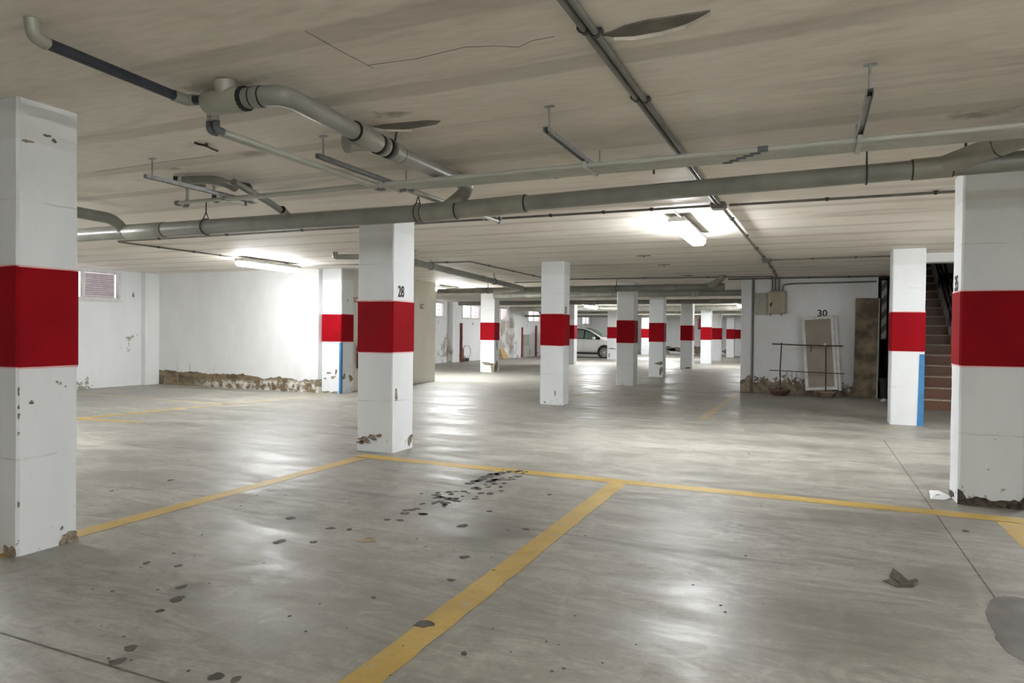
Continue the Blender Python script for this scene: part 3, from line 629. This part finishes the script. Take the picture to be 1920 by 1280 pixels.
# ------------------------------------------------------------------ water tubes and their hangers
ZT_ = 2.421
tubes = []
for k in range(6):
    y = 4.375 + .044 * k; g = 'pale water tubes side by side on hangers'
    if k == 0: path = [(3.6, y, ZT_), (-5.2, y, ZT_), (-5.2, y + .13, ZT_), (-5.2, y + .13, H - .001)]; lb = 'pale water tube at the front of the bundle with the longest run left'
    elif k == 1: path = [(3.6, y, ZT_), (-4.78, y, ZT_), (-4.78, y, H - .001)]; lb = 'second water tube from the front, turning up beside the ceiling stub'
    elif k in (2, 3):
        x = -3.07 - .05 * (k - 2); path = [(3.6, y, ZT_), (x, y, ZT_), (x, 2.85, ZT_), (x, 2.85, H - .001)]; lb = ('third' if k == 2 else 'fourth') + ' water tube of the bundle, bending forward to the black waste pipe'
    else:
        x = -2.95 + .045 * (k - 4); path = [(3.6, y, ZT_), (x, y, ZT_), (x, 6.1 + .2 * (k - 4), ZT_), (x, 6.1 + .2 * (k - 4), H - .001)]; lb = ('fifth' if k == 4 else 'rearmost') + ' water tube of the bundle, bending back over the long drain pipe'
    t = thing('water_tube', lb, 'pipe', (0, y, ZT_), g); obj('tube', MB().tube(path, .0155, 10, True, .03), M_WPIPE, t)
    for a, b, c in zip(path, path[1:], path[2:]):
        b_, a_, c_ = Vector(b), Vector(a), Vector(c); d0, d1 = (b_ - a_).normalized(), (c_ - b_).normalized()
        obj('elbow', MB().tube([b_ - d0 * .05, b_, b_ + d1 * min(.05, (c_ - b_).length * .45)], .0205, 10, True, .025), M_ELBOW, t)
    for xx in (-.28, 1.6): obj('joiner', MB().tube([(xx - .03 - .045 * k, y, ZT_), (xx + .03 - .045 * k, y, ZT_)], .0185, 10), M_WPIPE if xx > 0 else M_ELBOW, t)
for x, lb in ((-4.62, 'left end steel trapeze hanger carrying the water tubes'), (-3.0, 'steel trapeze hanger left of the branch drain'), (-1.39, 'steel trapeze hanger left of the twin ceiling conduits'), (.24, 'steel trapeze hanger nearest column 35')):
    t = thing('pipe_hanger', lb, 'hanger', (x, 3.7, H), 'trapeze hangers for the water tubes')
    obj('strut', MB().box(x - .017, x + .017, 3.62, 4.74, 2.466, 2.470).box(x - .017, x - .013, 3.62, 4.74, 2.440, 2.466).box(x + .013, x + .017, 3.62, 4.74, 2.440, 2.466), M_ZINC, t)
    for y in (3.68, 4.70): 
        obj('rod', MB().tube([(x, y, 2.445), (x, y, H)], .0065, 8), M_ZINC, t); obj('nut', MB().tube([(x, y, 2.446), (x, y, 2.464)], .013, 6), M_DKSTEEL, t)
    obj('plate', MB().rbox(x - .03, x + .03, 3.665, 3.695, H - .006, H, .002), M_ZINC, t)
    obj('clamp', MB().box(x - .014, x + .014, 4.35, 4.62, 2.400, 2.404).box(x - .014, x + .014, 4.345, 4.35, 2.400, 2.445).box(x - .014, x + .014, 4.62, 4.625, 2.400, 2.445), M_WPIPE, t)

# ------------------------------------------------------------------ conduits and boxes on the ceiling
def conduit(path, r, label, clip_at=(), name='conduit', mat=None):
    t = thing(name, label, 'conduit', path[0]); obj('tube', MB().tube(path, r, 10, True, .05), mat or M_COND, t)
    for f in clip_at:
        a, b = Vector(path[f[0]]), Vector(path[f[0] + 1]); c = a.lerp(b, f[1]); d = (b - a).normalized()
        obj('saddle_clip', MB().tube([c - d * .012, c + d * .012], r * 1.35, 10).box(c.x - .018 - abs(d.y) * .012, c.x + .018 + abs(d.y) * .012, c.y - .018 - abs(d.x) * .012, c.y + .018 + abs(d.x) * .012, c.z, c.z + r), M_DKSTEEL, t)
    return t
ZC = H - .025
cl7 = [(0, k) for k in (.15, .42, .68, .9)]
conduit([(-.925, -2.0, ZC), (-.86, 6.9, ZC)], .0145, 'left one of the twin grey conduits running back along the ceiling', [(0, .535), (0, .637), (0, .80)])
conduit([(-.889, -2.0, ZC), (-.825, 6.9, ZC)], .0145, 'right one of the twin grey conduits running back along the ceiling', [(0, .54), (0, .642), (0, .80)])
conduit([(-.83, 7.05, ZC), (-.715, 12.3, ZC)], .016, 'conduit running back from the junction box beside the near lamp', cl7)
conduit([(-.70, 12.45, ZC), (-.70, 16.1, ZC)], .017, 'conduit from the far junction box to the cabinet wall', [(0, .3), (0, .6)])
conduit([(-.75, 7.0, ZC), (3.6, 7.06, ZC)], .013, 'thin dark conduit from the junction box to the right behind column 35', [(0, .2), (0, .4), (0, .62)])
conduit([(-9.3, 6.85, ZC), (-.92, 6.98, ZC)], .013, 'thin dark conduit crossing the ceiling behind the long drain pipe', [(0, .1), (0, .25), (0, .4), (0, .55), (0, .72), (0, .80), (0, .87), (0, .93)])
conduit([(-9.35, 6.9, ZC), (-9.30, 9.06, ZC)], .013, 'thin conduit leading back to the lamp by the damp wall', [(0, .3), (0, .6), (0, .85)])
conduit([(-9.2, 10.66, ZC), (-7.2, 10.9, ZC), (-5.65, 11.0, ZC), (-5.68, 14.9, ZC)], .013, 'bent conduit on the ceiling above column 31', [(1, .3), (1, .7), (2, .2), (2, .5), (2, .8)])
conduit([(-.62, 12.36, ZC), (3.6, 12.22, ZC)], .012, 'thin conduit from the far junction box to the stair lintel', [(0, .15), (0, .3), (0, .45)])
conduit([(-6.6, 15.2, 2.52), (-5.9, 15.2, 2.52), (-5.3, 15.3, ZC), (-.75, 15.75, ZC)], .013, 'dark conduit running left from above the cabinet', [(2, .1), (2, .4), (2, .7)])
conduit([(-1.31, 7.0, ZC), (-1.31, 7.3, ZC), (-1.29, 7.42, 2.56)], .010, 'short cable tail feeding the near lamp')
conduit([(-6.0, 21.2, 2.5), (-4.6, 21.4, 2.56), (-2.9, 21.4, 2.50), (-1.8, 21.3, 2.56)], .010, 'sagging cable hanging below the far ceiling')
for (x, y, lb) in ((-.85, 6.98, 'dark junction box on the ceiling beside the near lamp'), (-.70, 12.36, 'dark junction box on the ceiling in front of the cabinet wall')):
    t = thing('junction_box', lb, 'box', (x, y, H)); obj('body', MB().rbox(x - .075, x + .075, y - .075, y + .075, H - .055, H, .012), M_COND, t); obj('lid', MB().rbox(x - .066, x + .066, y - .066, y + .066, H - .063, H - .054, .004), M_COND, t)
for px, py in ((1207, 479), (1245, 496), (1290, 516), (1226, 314), (1811, 260)):
    x, y, _ = P(px, py, H); near = py < 400
    t = thing('ceiling_bracket', {1207: 'leftmost small steel bracket on the ceiling left of the near lamp', 1245: 'middle small steel bracket on the ceiling behind the lamp', 1290: 'small steel bracket on the ceiling near the far pipes', 1226: 'small dark bracket on the ceiling above the long drain pipe', 1811: 'dark bracket on the ceiling above column 35'}[px], 'bracket', (x, y, H), 'small ceiling brackets')
    w = .028 if near else .11; obj('plate', MB().box(x - w, x + w, y - .012, y + .012, H - .008, H), M_DKSTEEL, t); obj('stem', MB().tube([(x, y, H - (.05 if near else .03)), (x, y, H)], .009, 6), M_DKSTEEL, t)

# ------------------------------------------------------------------ niche wall with cabinet and stored things
YN = 16.40
letters('painted_number', '30', .155, (.225, YN - .003, 1.80), (1, 0, 0), (0, 0, 1), M_BLACK, W30, .98, .02)
m = MB(); patch(m, (-1.02, YN - .002, 2.0), (1, 0, 0), (0, 0, 1), [(-.15, -.24), (.15, -.24), (.15, .26), (-.15, .26)], .0015); obj('paint_patch', m, M_GREENB, W30)
t = thing('electrical_cabinet', 'beige steel electrical cabinet fixed high on wall 30', 'cabinet', (-.685, YN - .08, 1.79))
obj('body', MB().rbox(-.87, -.50, YN - .16, YN, 1.79, 2.29, .01), M_GASK2, t); dr = obj('door', MB().rbox(-.855, -.525, YN - .175, YN - .158, 1.81, 2.27, .006), M_GASK2, t)
obj('handle', MB().rbox(-.845, -.80, YN - .20, YN - .174, 1.95, 2.02, .006).tube([(-.82, YN - .19, 2.0), (-.79, YN - .20, 2.04)], .010, 8), M_DKSTEEL, dr)
for x in (-.83, -.60): obj('foot_bolt', MB().tube([(x, YN - .1, 1.79), (x, YN - .1, 1.74)], .010, 8), M_DKSTEEL, t)
conduit([(-1.20, YN - .02, 0), (-1.20, YN - .02, H)], .020, 'vertical grey conduit down the left of wall 30', (), 'conduit')
for k, (x, lb) in enumerate(((-.80, 'leftmost conduit rising from the cabinet'), (-.74, 'middle conduit rising from the cabinet'), (-.66, 'right straight conduit rising from the cabinet'))):
    conduit([(x, YN - .07, 2.29), (x, YN - .07, H)], .018, lb)
conduit([(-.585, YN - .05, 2.29), (-.575, YN - .05, 2.43), (-.40, YN - .025, 2.455), (1.26, YN - .025, 2.47)], .016, 'conduit bending right from the cabinet along wall 30', ())
conduit([(-1.75, YN - .1, ZC), (1.35, YN - .1, ZC)], .016, 'grey conduit along the top of wall 30 under the ceiling', [(0, .3), (0, .55), (0, .8)])

t = thing('planter_stand', 'makeshift rack of rusty rods standing in two round bowls', 'rack', (-.15, 15.95, 0))
for x, mt, lb in ((-.60, M_TERRA, 'brown terracotta bowl'), (.31, M_GREY, 'dull grey brown bowl')):
    obj('bowl', MB().lathe([(.13, 0), (.19, .05), (.215, .10), (.225, .105), (.225, .135), (.205, .135), (.19, .11)], (x, 15.95, 0), 26), mt if mt == M_TERRA else M_BOARD, t, lb)
obj('upright', MB().tube([(-.585, 15.95, .10), (-.60, 15.94, .55), (-.575, 15.93, 1.15)], .013, 8), M_ROD, t); obj('upright', MB().tube([(.31, 15.95, .10), (.30, 15.94, 1.13)], .013, 8), M_ROD, t)
obj('crossbar', MB().tube([(-.77, 15.92, 1.12), (-.15, 15.92, 1.10), (.63, 15.92, 1.095)], .014, 8), M_ROD, t); obj('crossbar', MB().tube([(-.82, 15.92, .545), (-.2, 15.92, .53), (.67, 15.92, .515)], .009, 8), M_ROD, t)
obj('knob', MB().lathe([(.008, 0), (.03, .015), (.034, .03), (.02, .05), (.006, .055)], (.28, 15.92, 1.10), 12), M_PLASTIC, t)
obj('hanging_tie', MB().tube([(.02, 15.92, 1.11), (.015, 15.91, 1.02), (.0, 15.91, .95)], .010, 6), M_ROD, t)
for x, l in ((-.47, .1), (-.36, .32), (-.27, .28)): obj('hanging_tie', MB().tube([(x, 15.92, .54), (x + .005, 15.91, .54 - l * .6), (x - .02, 15.91, .54 - l)], .007, 6), M_ROD, t)

def panel(t, name, x0, x1, z0, z1, th, mat, tilt, roll, y0, ox, par=None):
    """slab leaning back: built upright, rolled in its plane, then tilted"""
    m = MB().rbox(x0, x1, -th / 2, th / 2, z0, z1, min(.006, th * .3)); cr, sr, ct, st = math.cos(roll), math.sin(roll), math.cos(tilt), math.sin(tilt)
    m.v = [(ox + x * cr + z * sr, y0 + y * ct + (z * cr - x * sr) * st, BASEZ + (z * cr - x * sr) * ct - y * st) for x, y, z in m.v]
    return obj(name, m, mat, par or t)
BASEZ = .137
t = thing('door_panel', 'white framed door panel leaning against wall 30 behind the rods', 'panel', (.2, 16.1, BASEZ))
A = (math.radians(4.5), math.radians(-4.0), 16.13, .235)
panel(t, 'infill', -.26, .26, .06, 1.53, .012, M_SCREEN, *A)
panel(t, 'frame_rail', -.32, .32, .0, .065, .035, M_ALU, *A); panel(t, 'frame_rail', -.32, .32, 1.53, 1.595, .035, M_ALU, *A)
panel(t, 'frame_stile', -.32, -.255, .066, 1.529, .035, M_ALU, *A); panel(t, 'frame_stile', .255, .32, .066, 1.529, .035, M_ALU, *A)
panel(t, 'outer_jamb', .33, .385, -.02, 1.60, .05, M_ALU, *A)
BASEZ = 0.002
t = thing('plywood_board', 'tall dirty brown plywood board leaning at the right end of wall 30', 'board', (1.08, 16.2, 0)); panel(t, 'sheet', -.215, .215, 0, 2.12, .022, M_BOARD, math.radians(4), math.radians(.8), 16.2, 1.06); panel(t, 'edge_strip', .217, .245, 0, 2.12, .03, M_GREENB, math.radians(4), math.radians(.8), 16.2, 1.06)
t = thing('light_streak_strip', 'added grey strip painted with diagonal light streaks beside the dark gap', 'board', (1.43, 16.5, 1.2)); obj('strip', MB().rbox(1.37, 1.47, 16.48, 16.50, 1.25, 2.50, .004), M_STREAK, t); obj('cord', MB().tube([(1.42, 16.49, 2.5), (1.42, 16.49, H)], .006, 6), M_DKSTEEL, t)  # added strip whose stripes paint light streaks on the grey stair wall
t = thing('black_pipe', 'black vertical pipe in the dark gap right of wall 30', 'pipe', (1.33, 16.55, 0)); obj('tube', MB().tube([(1.345, 16.6, 0), (1.345, 16.6, H)], .025, 10), M_BPIPE, t); obj('bracket', MB().box(1.30, 1.38, 16.59, 16.63, 1.3, 1.33), M_DKSTEEL, t)
t = thing('bin', 'black bin standing in the dark gap right of wall 30', 'bin', (1.43, 16.25, 0)); obj('body', MB().lathe([(.08, 0), (.09, .18), (.10, .36), (.105, .37), (.105, .39), (.09, .39)], (1.43, 16.25, 0), 20), M_GASKET, t); obj('lid', MB().lathe([(.11, .39), (.11, .405), (.08, .43), (.03, .44)], (1.43, 16.25, 0), 20), M_CARBLK, t)

# ------------------------------------------------------------------ stairs
t = thing('staircase', 'red brown granite stairs with pale treads climbing behind column 35', 'stairs', (2.1, 14.2, 0))
RISE, RUN, SXA, SXB = .194, .30, 1.625, 2.56
for k in range(18):
    y = 14.2 + RUN * k; z = RISE * k
    s_ = obj('step', MB().box(SXA, SXB, y, y + RUN + (.02 if k < 17 else .36), max(0, z - .35), z + RISE - .032), M_STEP, t); obj('tread', MB().rbox(SXA, SXB, y - .022, y + RUN, z + RISE - .032, z + RISE, .006), M_TREAD, s_)
m = MB().prism([(SXB, 14.6, 0), (SXB, 19.6, 0), (SXB, 19.6, RISE * 18), (SXB, 14.6, RISE * 2)], (.10, 0, 0)); obj('side_parapet', m, M_WALL, t)
sl = RISE / RUN
for dz in (.32, .62, .92): obj('rail_bar', MB().prism([(2.59, 15.0, dz + .55), (2.59, 19.3, dz + .55 + 4.3 * sl), (2.59, 19.3, dz + .60 + 4.3 * sl), (2.59, 15.0, dz + .60)], (.03, 0, 0)), M_RAIL, t)
for yy in (15.05, 16.45, 17.85, 19.25): z0 = .32 + (yy - 14.6) * .66; obj('rail_post', MB().box(2.595, 2.635, yy - .02, yy + .02, z0 - .1, (yy - 15.0) * sl + 1.56), M_RAIL, t)

# ------------------------------------------------------------------ things on the left
letters('painted_number', '6', .115, (XL + .003, 10.87, 2.08), (0, 1, 0), (0, 0, 1), M_BLACK, WALL_L, .8)
for y, c in ((24.9, '1'), (28.05, '4'), (34.6, '1')): letters('painted_number', c, .15, (XL + .003, y, 1.70), (0, 1, 0), (0, 0, 1), M_BLACK, WALL_L, .9)
# red lettering on the cream wall, too small to read: plain bars and dashes
m = MB()
for k in range(9): m.box(BX, BX + .002, 12.10, 12.16, 2.40 - .05 * k, 2.435 - .05 * k)
obj('red_lettering', m, M_REDTXT, WALL_BS); letters('red_lettering', 'SC', .12, (BX + .003, 12.24, 1.98), (0, 1, 0), (0, 0, 1), M_REDTXT, WALL_BS, .9)
letters('painted_number', '7', .07, (-8.917, 11.76, 1.93), (0, 1, 0), (0, 0, 1), M_BLACK, cQ, .9)
letters('red_lettering', 'SC', .12, (BX + .003, 15.0, 1.95), (0, 1, 0), (0, 0, 1), M_REDTXT, WALL_BS, .9)

def extinguisher(x, y, z, label):
    t = thing('fire_extinguisher', label, 'extinguisher', (x, y, z))
    obj('cylinder', MB().lathe([(.06, .06), (.078, .075), (.08, .40), (.072, .45), (.045, .485), (.025, .50), (.022, .52)], (x, y, z), 20), M_EXT, t); obj('base_ring', MB().lathe([(.07, 0), (.081, .005), (.081, .075), (.07, .08)], (x, y, z), 20), M_GASKET, t)
    obj('valve', MB().tube([(x, y, z + .51), (x, y, z + .56)], .018, 10).prism([(x - .012, y - .03, z + .55), (x - .012, y + .09, z + .60), (x - .012, y + .09, z + .615), (x - .012, y - .03, z + .57)], (.024, 0, 0)), M_DKSTEEL, t)
    obj('hose', MB().tube([(x, y - .02, z + .54), (x + .02, y - .10, z + .50), (x + .03, y - .105, z + .35), (x + .03, y - .09, z + .2)], .010, 8, True, .04), M_GASKET, t)
    lb = MB()
    for k in range(7): a0, a1 = -1.0 + k * .28, -1.0 + (k + 1) * .28; lb.add([(x + .0808 * math.cos(a), y + .0808 * math.sin(a), z + h) for a, h in ((a0, .16), (a1, .16), (a1, .36), (a0, .36))], [(0, 1, 2, 3)], True)
    obj('label_plate', lb, M_EXTLBL, t); obj('bracket', MB().box(x - .10, x - .07, y - .03, y + .03, z + .38, z + .46), M_DKSTEEL, t)
def mat_lbl():
    n = N('printed extinguisher label'); f = n.noise(n.scale(n.pos, 30, 30, 45), 1.5, 2); return n.out(n.mix(n.ramp(f, .5, .56), (.36, .02, .03), (.62, .40, .40)), .4)
M_EXTLBL = mat_lbl()
extinguisher(BX + .09, 12.33, .49, 'red fire extinguisher on the cream wall beside the blue striped column')
extinguisher(-4.62, 31.75, 1.55, 'tiny distant red fire extinguisher on the far column')

def pole(y, z1, label):
    t = thing('red_pole', label, 'pole', (XL + .05, y, 0), 'red poles along the left wall'); x = XL + .27 if any(a < y < b for a, b in ((25.75, 26.55), (32.35, 33.3))) else XL + .06
    obj('tube', MB().tube([(x, y, 0), (x, y, z1)], .055, 10), M_REDPIPE, t); obj('bracket', MB().box(x - .06, x + .02, y + .05, y + .10, z1 * .62, z1 * .62 + .06), M_DKSTEEL, t)
pole(26.45, 1.70, 'dark red pole standing on the left wall below the second bright window'); pole(33.8, 1.60, 'dark red pole beside the grey panel on the left wall'); pole(35.85, 1.72, 'dark red pole right of the grey panel on the left wall')
t = thing('hoop', 'thin grey hoop leaning on the left wall beside the red pole', 'hoop', (XL + .08, 27.6, .35)); obj('ring', MB().tube([(XL + .08 + .02 * math.sin(a), 27.35 + .33 * math.sin(a), .42 - .29 * math.cos(a)) for a in [2 * math.pi * k / 24 for k in range(25)]], .018, 8, False), M_GREY, t); obj('weight', MB().rbox(XL + .03, XL + .16, 27.2, 27.45, 0, .14, .02), M_ROD, t)
t = thing('wooden_block', 'small brown block at the foot of the red pole', 'block', (XL + .1, 26.95, 0)); obj('lower_block', MB().rbox(XL + .02, XL + .18, 26.8, 27.05, 0, .14, .01), M_ROD, t); obj('upper_block', MB().rbox(XL + .03, XL + .14, 26.7, 26.95, .14, .58, .015), M_TERRA, t)
t = thing('metal_sheet', 'grey metal panel leaning on the left wall between red poles', 'panel', (XL + .1, 34.3, 0)); obj('upper_panel', MB().rbox(XL + .02, XL + .09, 33.98, 34.75, .62, 1.22, .01), M_GREENB, t); obj('lower_panel', MB().rbox(XL + .02, XL + .12, 33.98, 34.75, 0, .615, .01), M_GREY, t)
t = thing('cardboard_sheet', 'tan cardboard sheet leaning on the left wall behind the chipped column', 'cardboard', (XL + .2, 31.2, 0)); obj('sheet', MB().prism([(XL + .32, 30.75, 0), (XL + .32, 31.55, 0), (XL + .05, 31.35, .50), (XL + .05, 30.95, .50)], (.02, 0, .01)), M_CARD, t); obj('fold', MB().prism([(XL + .34, 30.35, 0), (XL + .34, 30.72, 0), (XL + .07, 30.72, .62), (XL + .07, 30.5, .62)], (.02, 0, .01)), M_BOARD, t)
t = thing('grey_pipe', 'short dark grey pipe across the far window', 'pipe', (XL + .3, 35, 2.2)); obj('tube', MB().tube([(XL + .3, 33.7, 2.21), (XL + .3, 37.0, 2.29)], .055, 12), M_COND, t); obj('bracket', MB().box(XL + .225, XL + .3, 37.4, 37.45, 2.2, 2.3).box(XL + .25, XL + .33, 36.95, 37.45, 2.24, 2.30), M_COND, t)
for k, (x, z, rx, rz) in enumerate(((-8.9, .35, .5, .16), (-8.3, .28, .6, .12), (-6.9, .32, .55, .2), (-6.1, .28, .5, .16), (-5.0, .2, .4, .14), (-3.2, .35, .2, .18), (-4.2, .15, .4, .08))):
    m = MB(); patch(m, (x, YF - .0005, z), (1, 0, 0), (0, 0, 1), blob(rx, rz, 730 + k, 20, .5), .003); obj('damp_stain', m, M_CHIP, WALL_F)

# ------------------------------------------------------------------ litter on the floor
x, y, _ = P(1690, 1090, 0); t = thing('leaf_litter', 'crumpled dry brown leaf on the floor in front of column 35', 'leaf', (x, y, 0))
def flake(pts, z, mat, nm):
    m = MB(); q = [floor_px(a, b) for a, b in pts]; m.prism([(u, v, .002 + zz) for (u, v, _), zz in zip(q, z)], (0, 0, .003)); obj(nm, m, mat, t)
flake([(1655, 1089), (1668, 1090), (1684, 1098), (1715, 1097), (1714, 1100), (1682, 1101)], [.0, .01, .012, .004, .002, .0], M_LEAF, 'blade'); flake([(1668, 1084), (1674, 1076), (1690, 1085), (1702, 1091), (1690, 1096)], [.008, .03, .022, .008, .004], M_LEAF, 'blade'); flake([(1690, 1094), (1718, 1089), (1722, 1094), (1700, 1098)], [.002, .012, .010, .002], M_LEAF, 'blade')
x, y, _ = P(1765, 930, 0); t = thing('paper_scrap', 'crumpled white paper scrap on the floor beside column 35', 'paper', (x, y, 0))
flake([(1742, 922), (1760, 925), (1782, 932), (1776, 936), (1757, 930), (1745, 937)], [.01, .02, .004, .002, .015, .0], M_PAPER, 'sheet'); flake([(1745, 936), (1757, 931), (1784, 935), (1770, 938)], [.0, .01, .006, .0], M_PAPER, 'sheet')
x, y, _ = P(1655, 752, 0); t = thing('paper_scrap', 'small white scrap on the floor in front of the dark gap', 'paper', (x, y, 0)); flake([(1650, 751), (1657, 749), (1663, 752), (1655, 754)], [0, .03, .02, 0], M_PAPER, 'sheet')

# ------------------------------------------------------------------ parked car (front towards +x)
def car(ox, oy):
    t = thing('parked_car', 'white hatchback parked far back between the columns', 'car', (ox, oy, 0)); W = .86
    st = [(-2.05, .55, .88, .95), (-2.0, .50, .95, 1.15), (-1.85, .40, .98, 1.42), (-1.55, .30, 1.0, 1.56), (-1.0, .28, 1.0, 1.63), (-.4, .26, 1.0, 1.65), (.0, .26, .995, 1.62), (.35, .26, .985, 1.50), (.7, .26, .975, 1.30), (1.0, .26, .97, 1.12), (1.2, .27, .955, 1.03), (1.5, .27, .92, .96), (1.8, .28, .84, .86), (1.98, .32, .72, .74), (2.06, .40, .60, .62)]
    vs = []; m = MB()
    for x, zl, belt, top in st:
        e = 1 - .22 * max(0, (abs(x) - 1.3) / .76) ** 2
        half = [(W * .80 * e, zl), (W * .97 * e, zl + .10), (W * e, (zl + belt) / 2 + .05), (W * .97 * e, belt - .02), (W * .93 * e, belt), (W * (.93 - .26 * min(1, max(0, (top - belt)) / .55)) * e, max(belt + .005, top - .06)), (W * .55 * e, max(belt + .012, top - .005)), (0, max(belt + .02, top))]
        vs += [(ox + x, oy - a, b) for a, b in half] + [(ox + x, oy + a, b) for a, b in half[-2::-1]]
    n = 15; fs = [(i * n + j, (i + 1) * n + j, (i + 1) * n + j + 1, i * n + j + 1) for i in range(len(st) - 1) for j in range(n - 1)] + [(i * n + n - 1, (i + 1) * n + n - 1, (i + 1) * n, i * n) for i in range(len(st) - 1)]
    m.add(vs, fs, True); m.add(vs[:n], [tuple(range(n))]); m.add(vs[-n:], [tuple(range(n))[::-1]]); obj('body', m, M_CAR, t)
    def lerp(x, k):
        for a, b in zip(st, st[1:]):
            if a[0] <= x <= b[0]: f = (x - a[0]) / (b[0] - a[0]); return a[k] + (b[k] - a[k]) * f
    for sg in (-1, 1):
        def S(x, f):      # point on the side glass, f from belt to roof edge
            belt, top = lerp(x, 2), lerp(x, 3); up = max(belt + .005, top - .06); w0 = W * .93; w1 = W * (.93 - .26 * min(1, max(0, (top - belt)) / .55))
            return (ox + x, oy + sg * (w0 + (w1 - w0) * f + .008), belt + (up - belt) * f)
        g = MB(); xs = [-1.75 + .1 * k for k in range(28)]; xs = [x for x in xs if x < .98]
        g.add([S(x, f) for x in xs for f in (.03, .97)], [(2 * i, 2 * i + 2, 2 * i + 3, 2 * i + 1) for i in range(len(xs) - 1)], True); obj('window_surround', g, M_CARBLK, t)
        for a, b in ((-1.6, -.92), (-.8, .02), (.10, .66)):
            k = 6; q = [a + (b - a) * i / k for i in range(k + 1)]; g = MB()
            def T(x, f): p = S(x, f); return (p[0], p[1] + sg * .006, p[2])
            g.add([T(x, f) for x in q for f in (.12, .86)], [(2 * i, 2 * i + 2, 2 * i + 3, 2 * i + 1) for i in range(k)], True); obj('side_window', g, M_CARGL, t)
        for x in (-1.28, 1.22):
            y = oy + sg * (W - .06)
            arch = MB().tube([(ox + x, y - sg * .16, .33), (ox + x, y + sg * .068, .33)], .385, 28); obj('wheel_arch', arch, M_CARBLK, t)
            wh = obj('wheel', MB().tube([(ox + x, y - sg * .12, .31), (ox + x, y + sg * .06, .31), (ox + x, y + sg * .075, .31)], .31, 30, True, 0, [.31, .31, .285]), M_TYRE, t)
            r = MB().tube([(ox + x, y + sg * .07, .31), (ox + x, y + sg * .082, .31)], .055, 12)
            for k in range(12):
                a = 2 * math.pi * k / 12; ca, sa = math.cos(a), math.sin(a); w_ = .020
                r.prism([(ox + x + ca * rr - sa * ww, y + sg * .076, .31 + sa * rr + ca * ww) for rr, ww in ((.04, -w_ * .6), (.215, -w_), (.215, w_), (.04, w_ * .6))], (0, sg * .008, 0))
            ringp = [(ox + x + .222 * math.cos(a), y + sg * .078, .31 + .222 * math.sin(a)) for a in [2 * math.pi * k / 28 for k in range(29)]]
            r.tube(ringp, .012, 6, False); obj('rim', r, M_RIM, wh)
        obj('door_mirror', MB().rbox(ox + .56, ox + .72, oy + sg * .86 - .1 * (sg < 0) - .02, oy + sg * .86 + .1 * (sg > 0) + .02, .99, 1.13, .03), M_CAR, t)
        for x in (-.86, .06, .86): obj('door_seam', MB().box(ox + x - .005, ox + x + .005, oy + sg * W * .999 - .006, oy + sg * W * .999 + .006, .36, .98), M_GREY, t)
        obj('sill', MB().rbox(ox - .95, ox + .85, oy + sg * .80 - .03, oy + sg * .80 + .03, .20, .29, .01), M_CARBLK, t)
        obj('headlamp', MB().rbox(ox + 1.72, ox + 1.98, oy + sg * .58 - .1, oy + sg * .58 + .1, .66, .82, .03), M_HEAD, t)
        obj('door_handle', MB().rbox(ox - .12, ox + .02, oy + sg * .868 - .012, oy + sg * .868 + .012, .88, .91, .005), M_CAR, t)
    g = MB(); xs = [.02, .35, .7, 1.0]; q = []
    for x in xs: tp = lerp(x, 3); q += [(ox + x, oy - .50, tp + .008), (ox + x, oy + .50, tp + .008)]
    g.add(q, [(2 * i, 2 * i + 2, 2 * i + 3, 2 * i + 1) for i in range(3)], True); obj('windscreen', g, M_CARGL, t)
    obj('number_plate', MB().box(ox + 2.05, ox + 2.075, oy - .26, oy + .26, .44, .55), M_PLASTIC, t)
    obj('antenna', MB().tube([(ox - .3, oy, 1.64), (ox - .62, oy, 1.78)], .010, 6), M_CARBLK, t)
car(-11.25, 36.05)
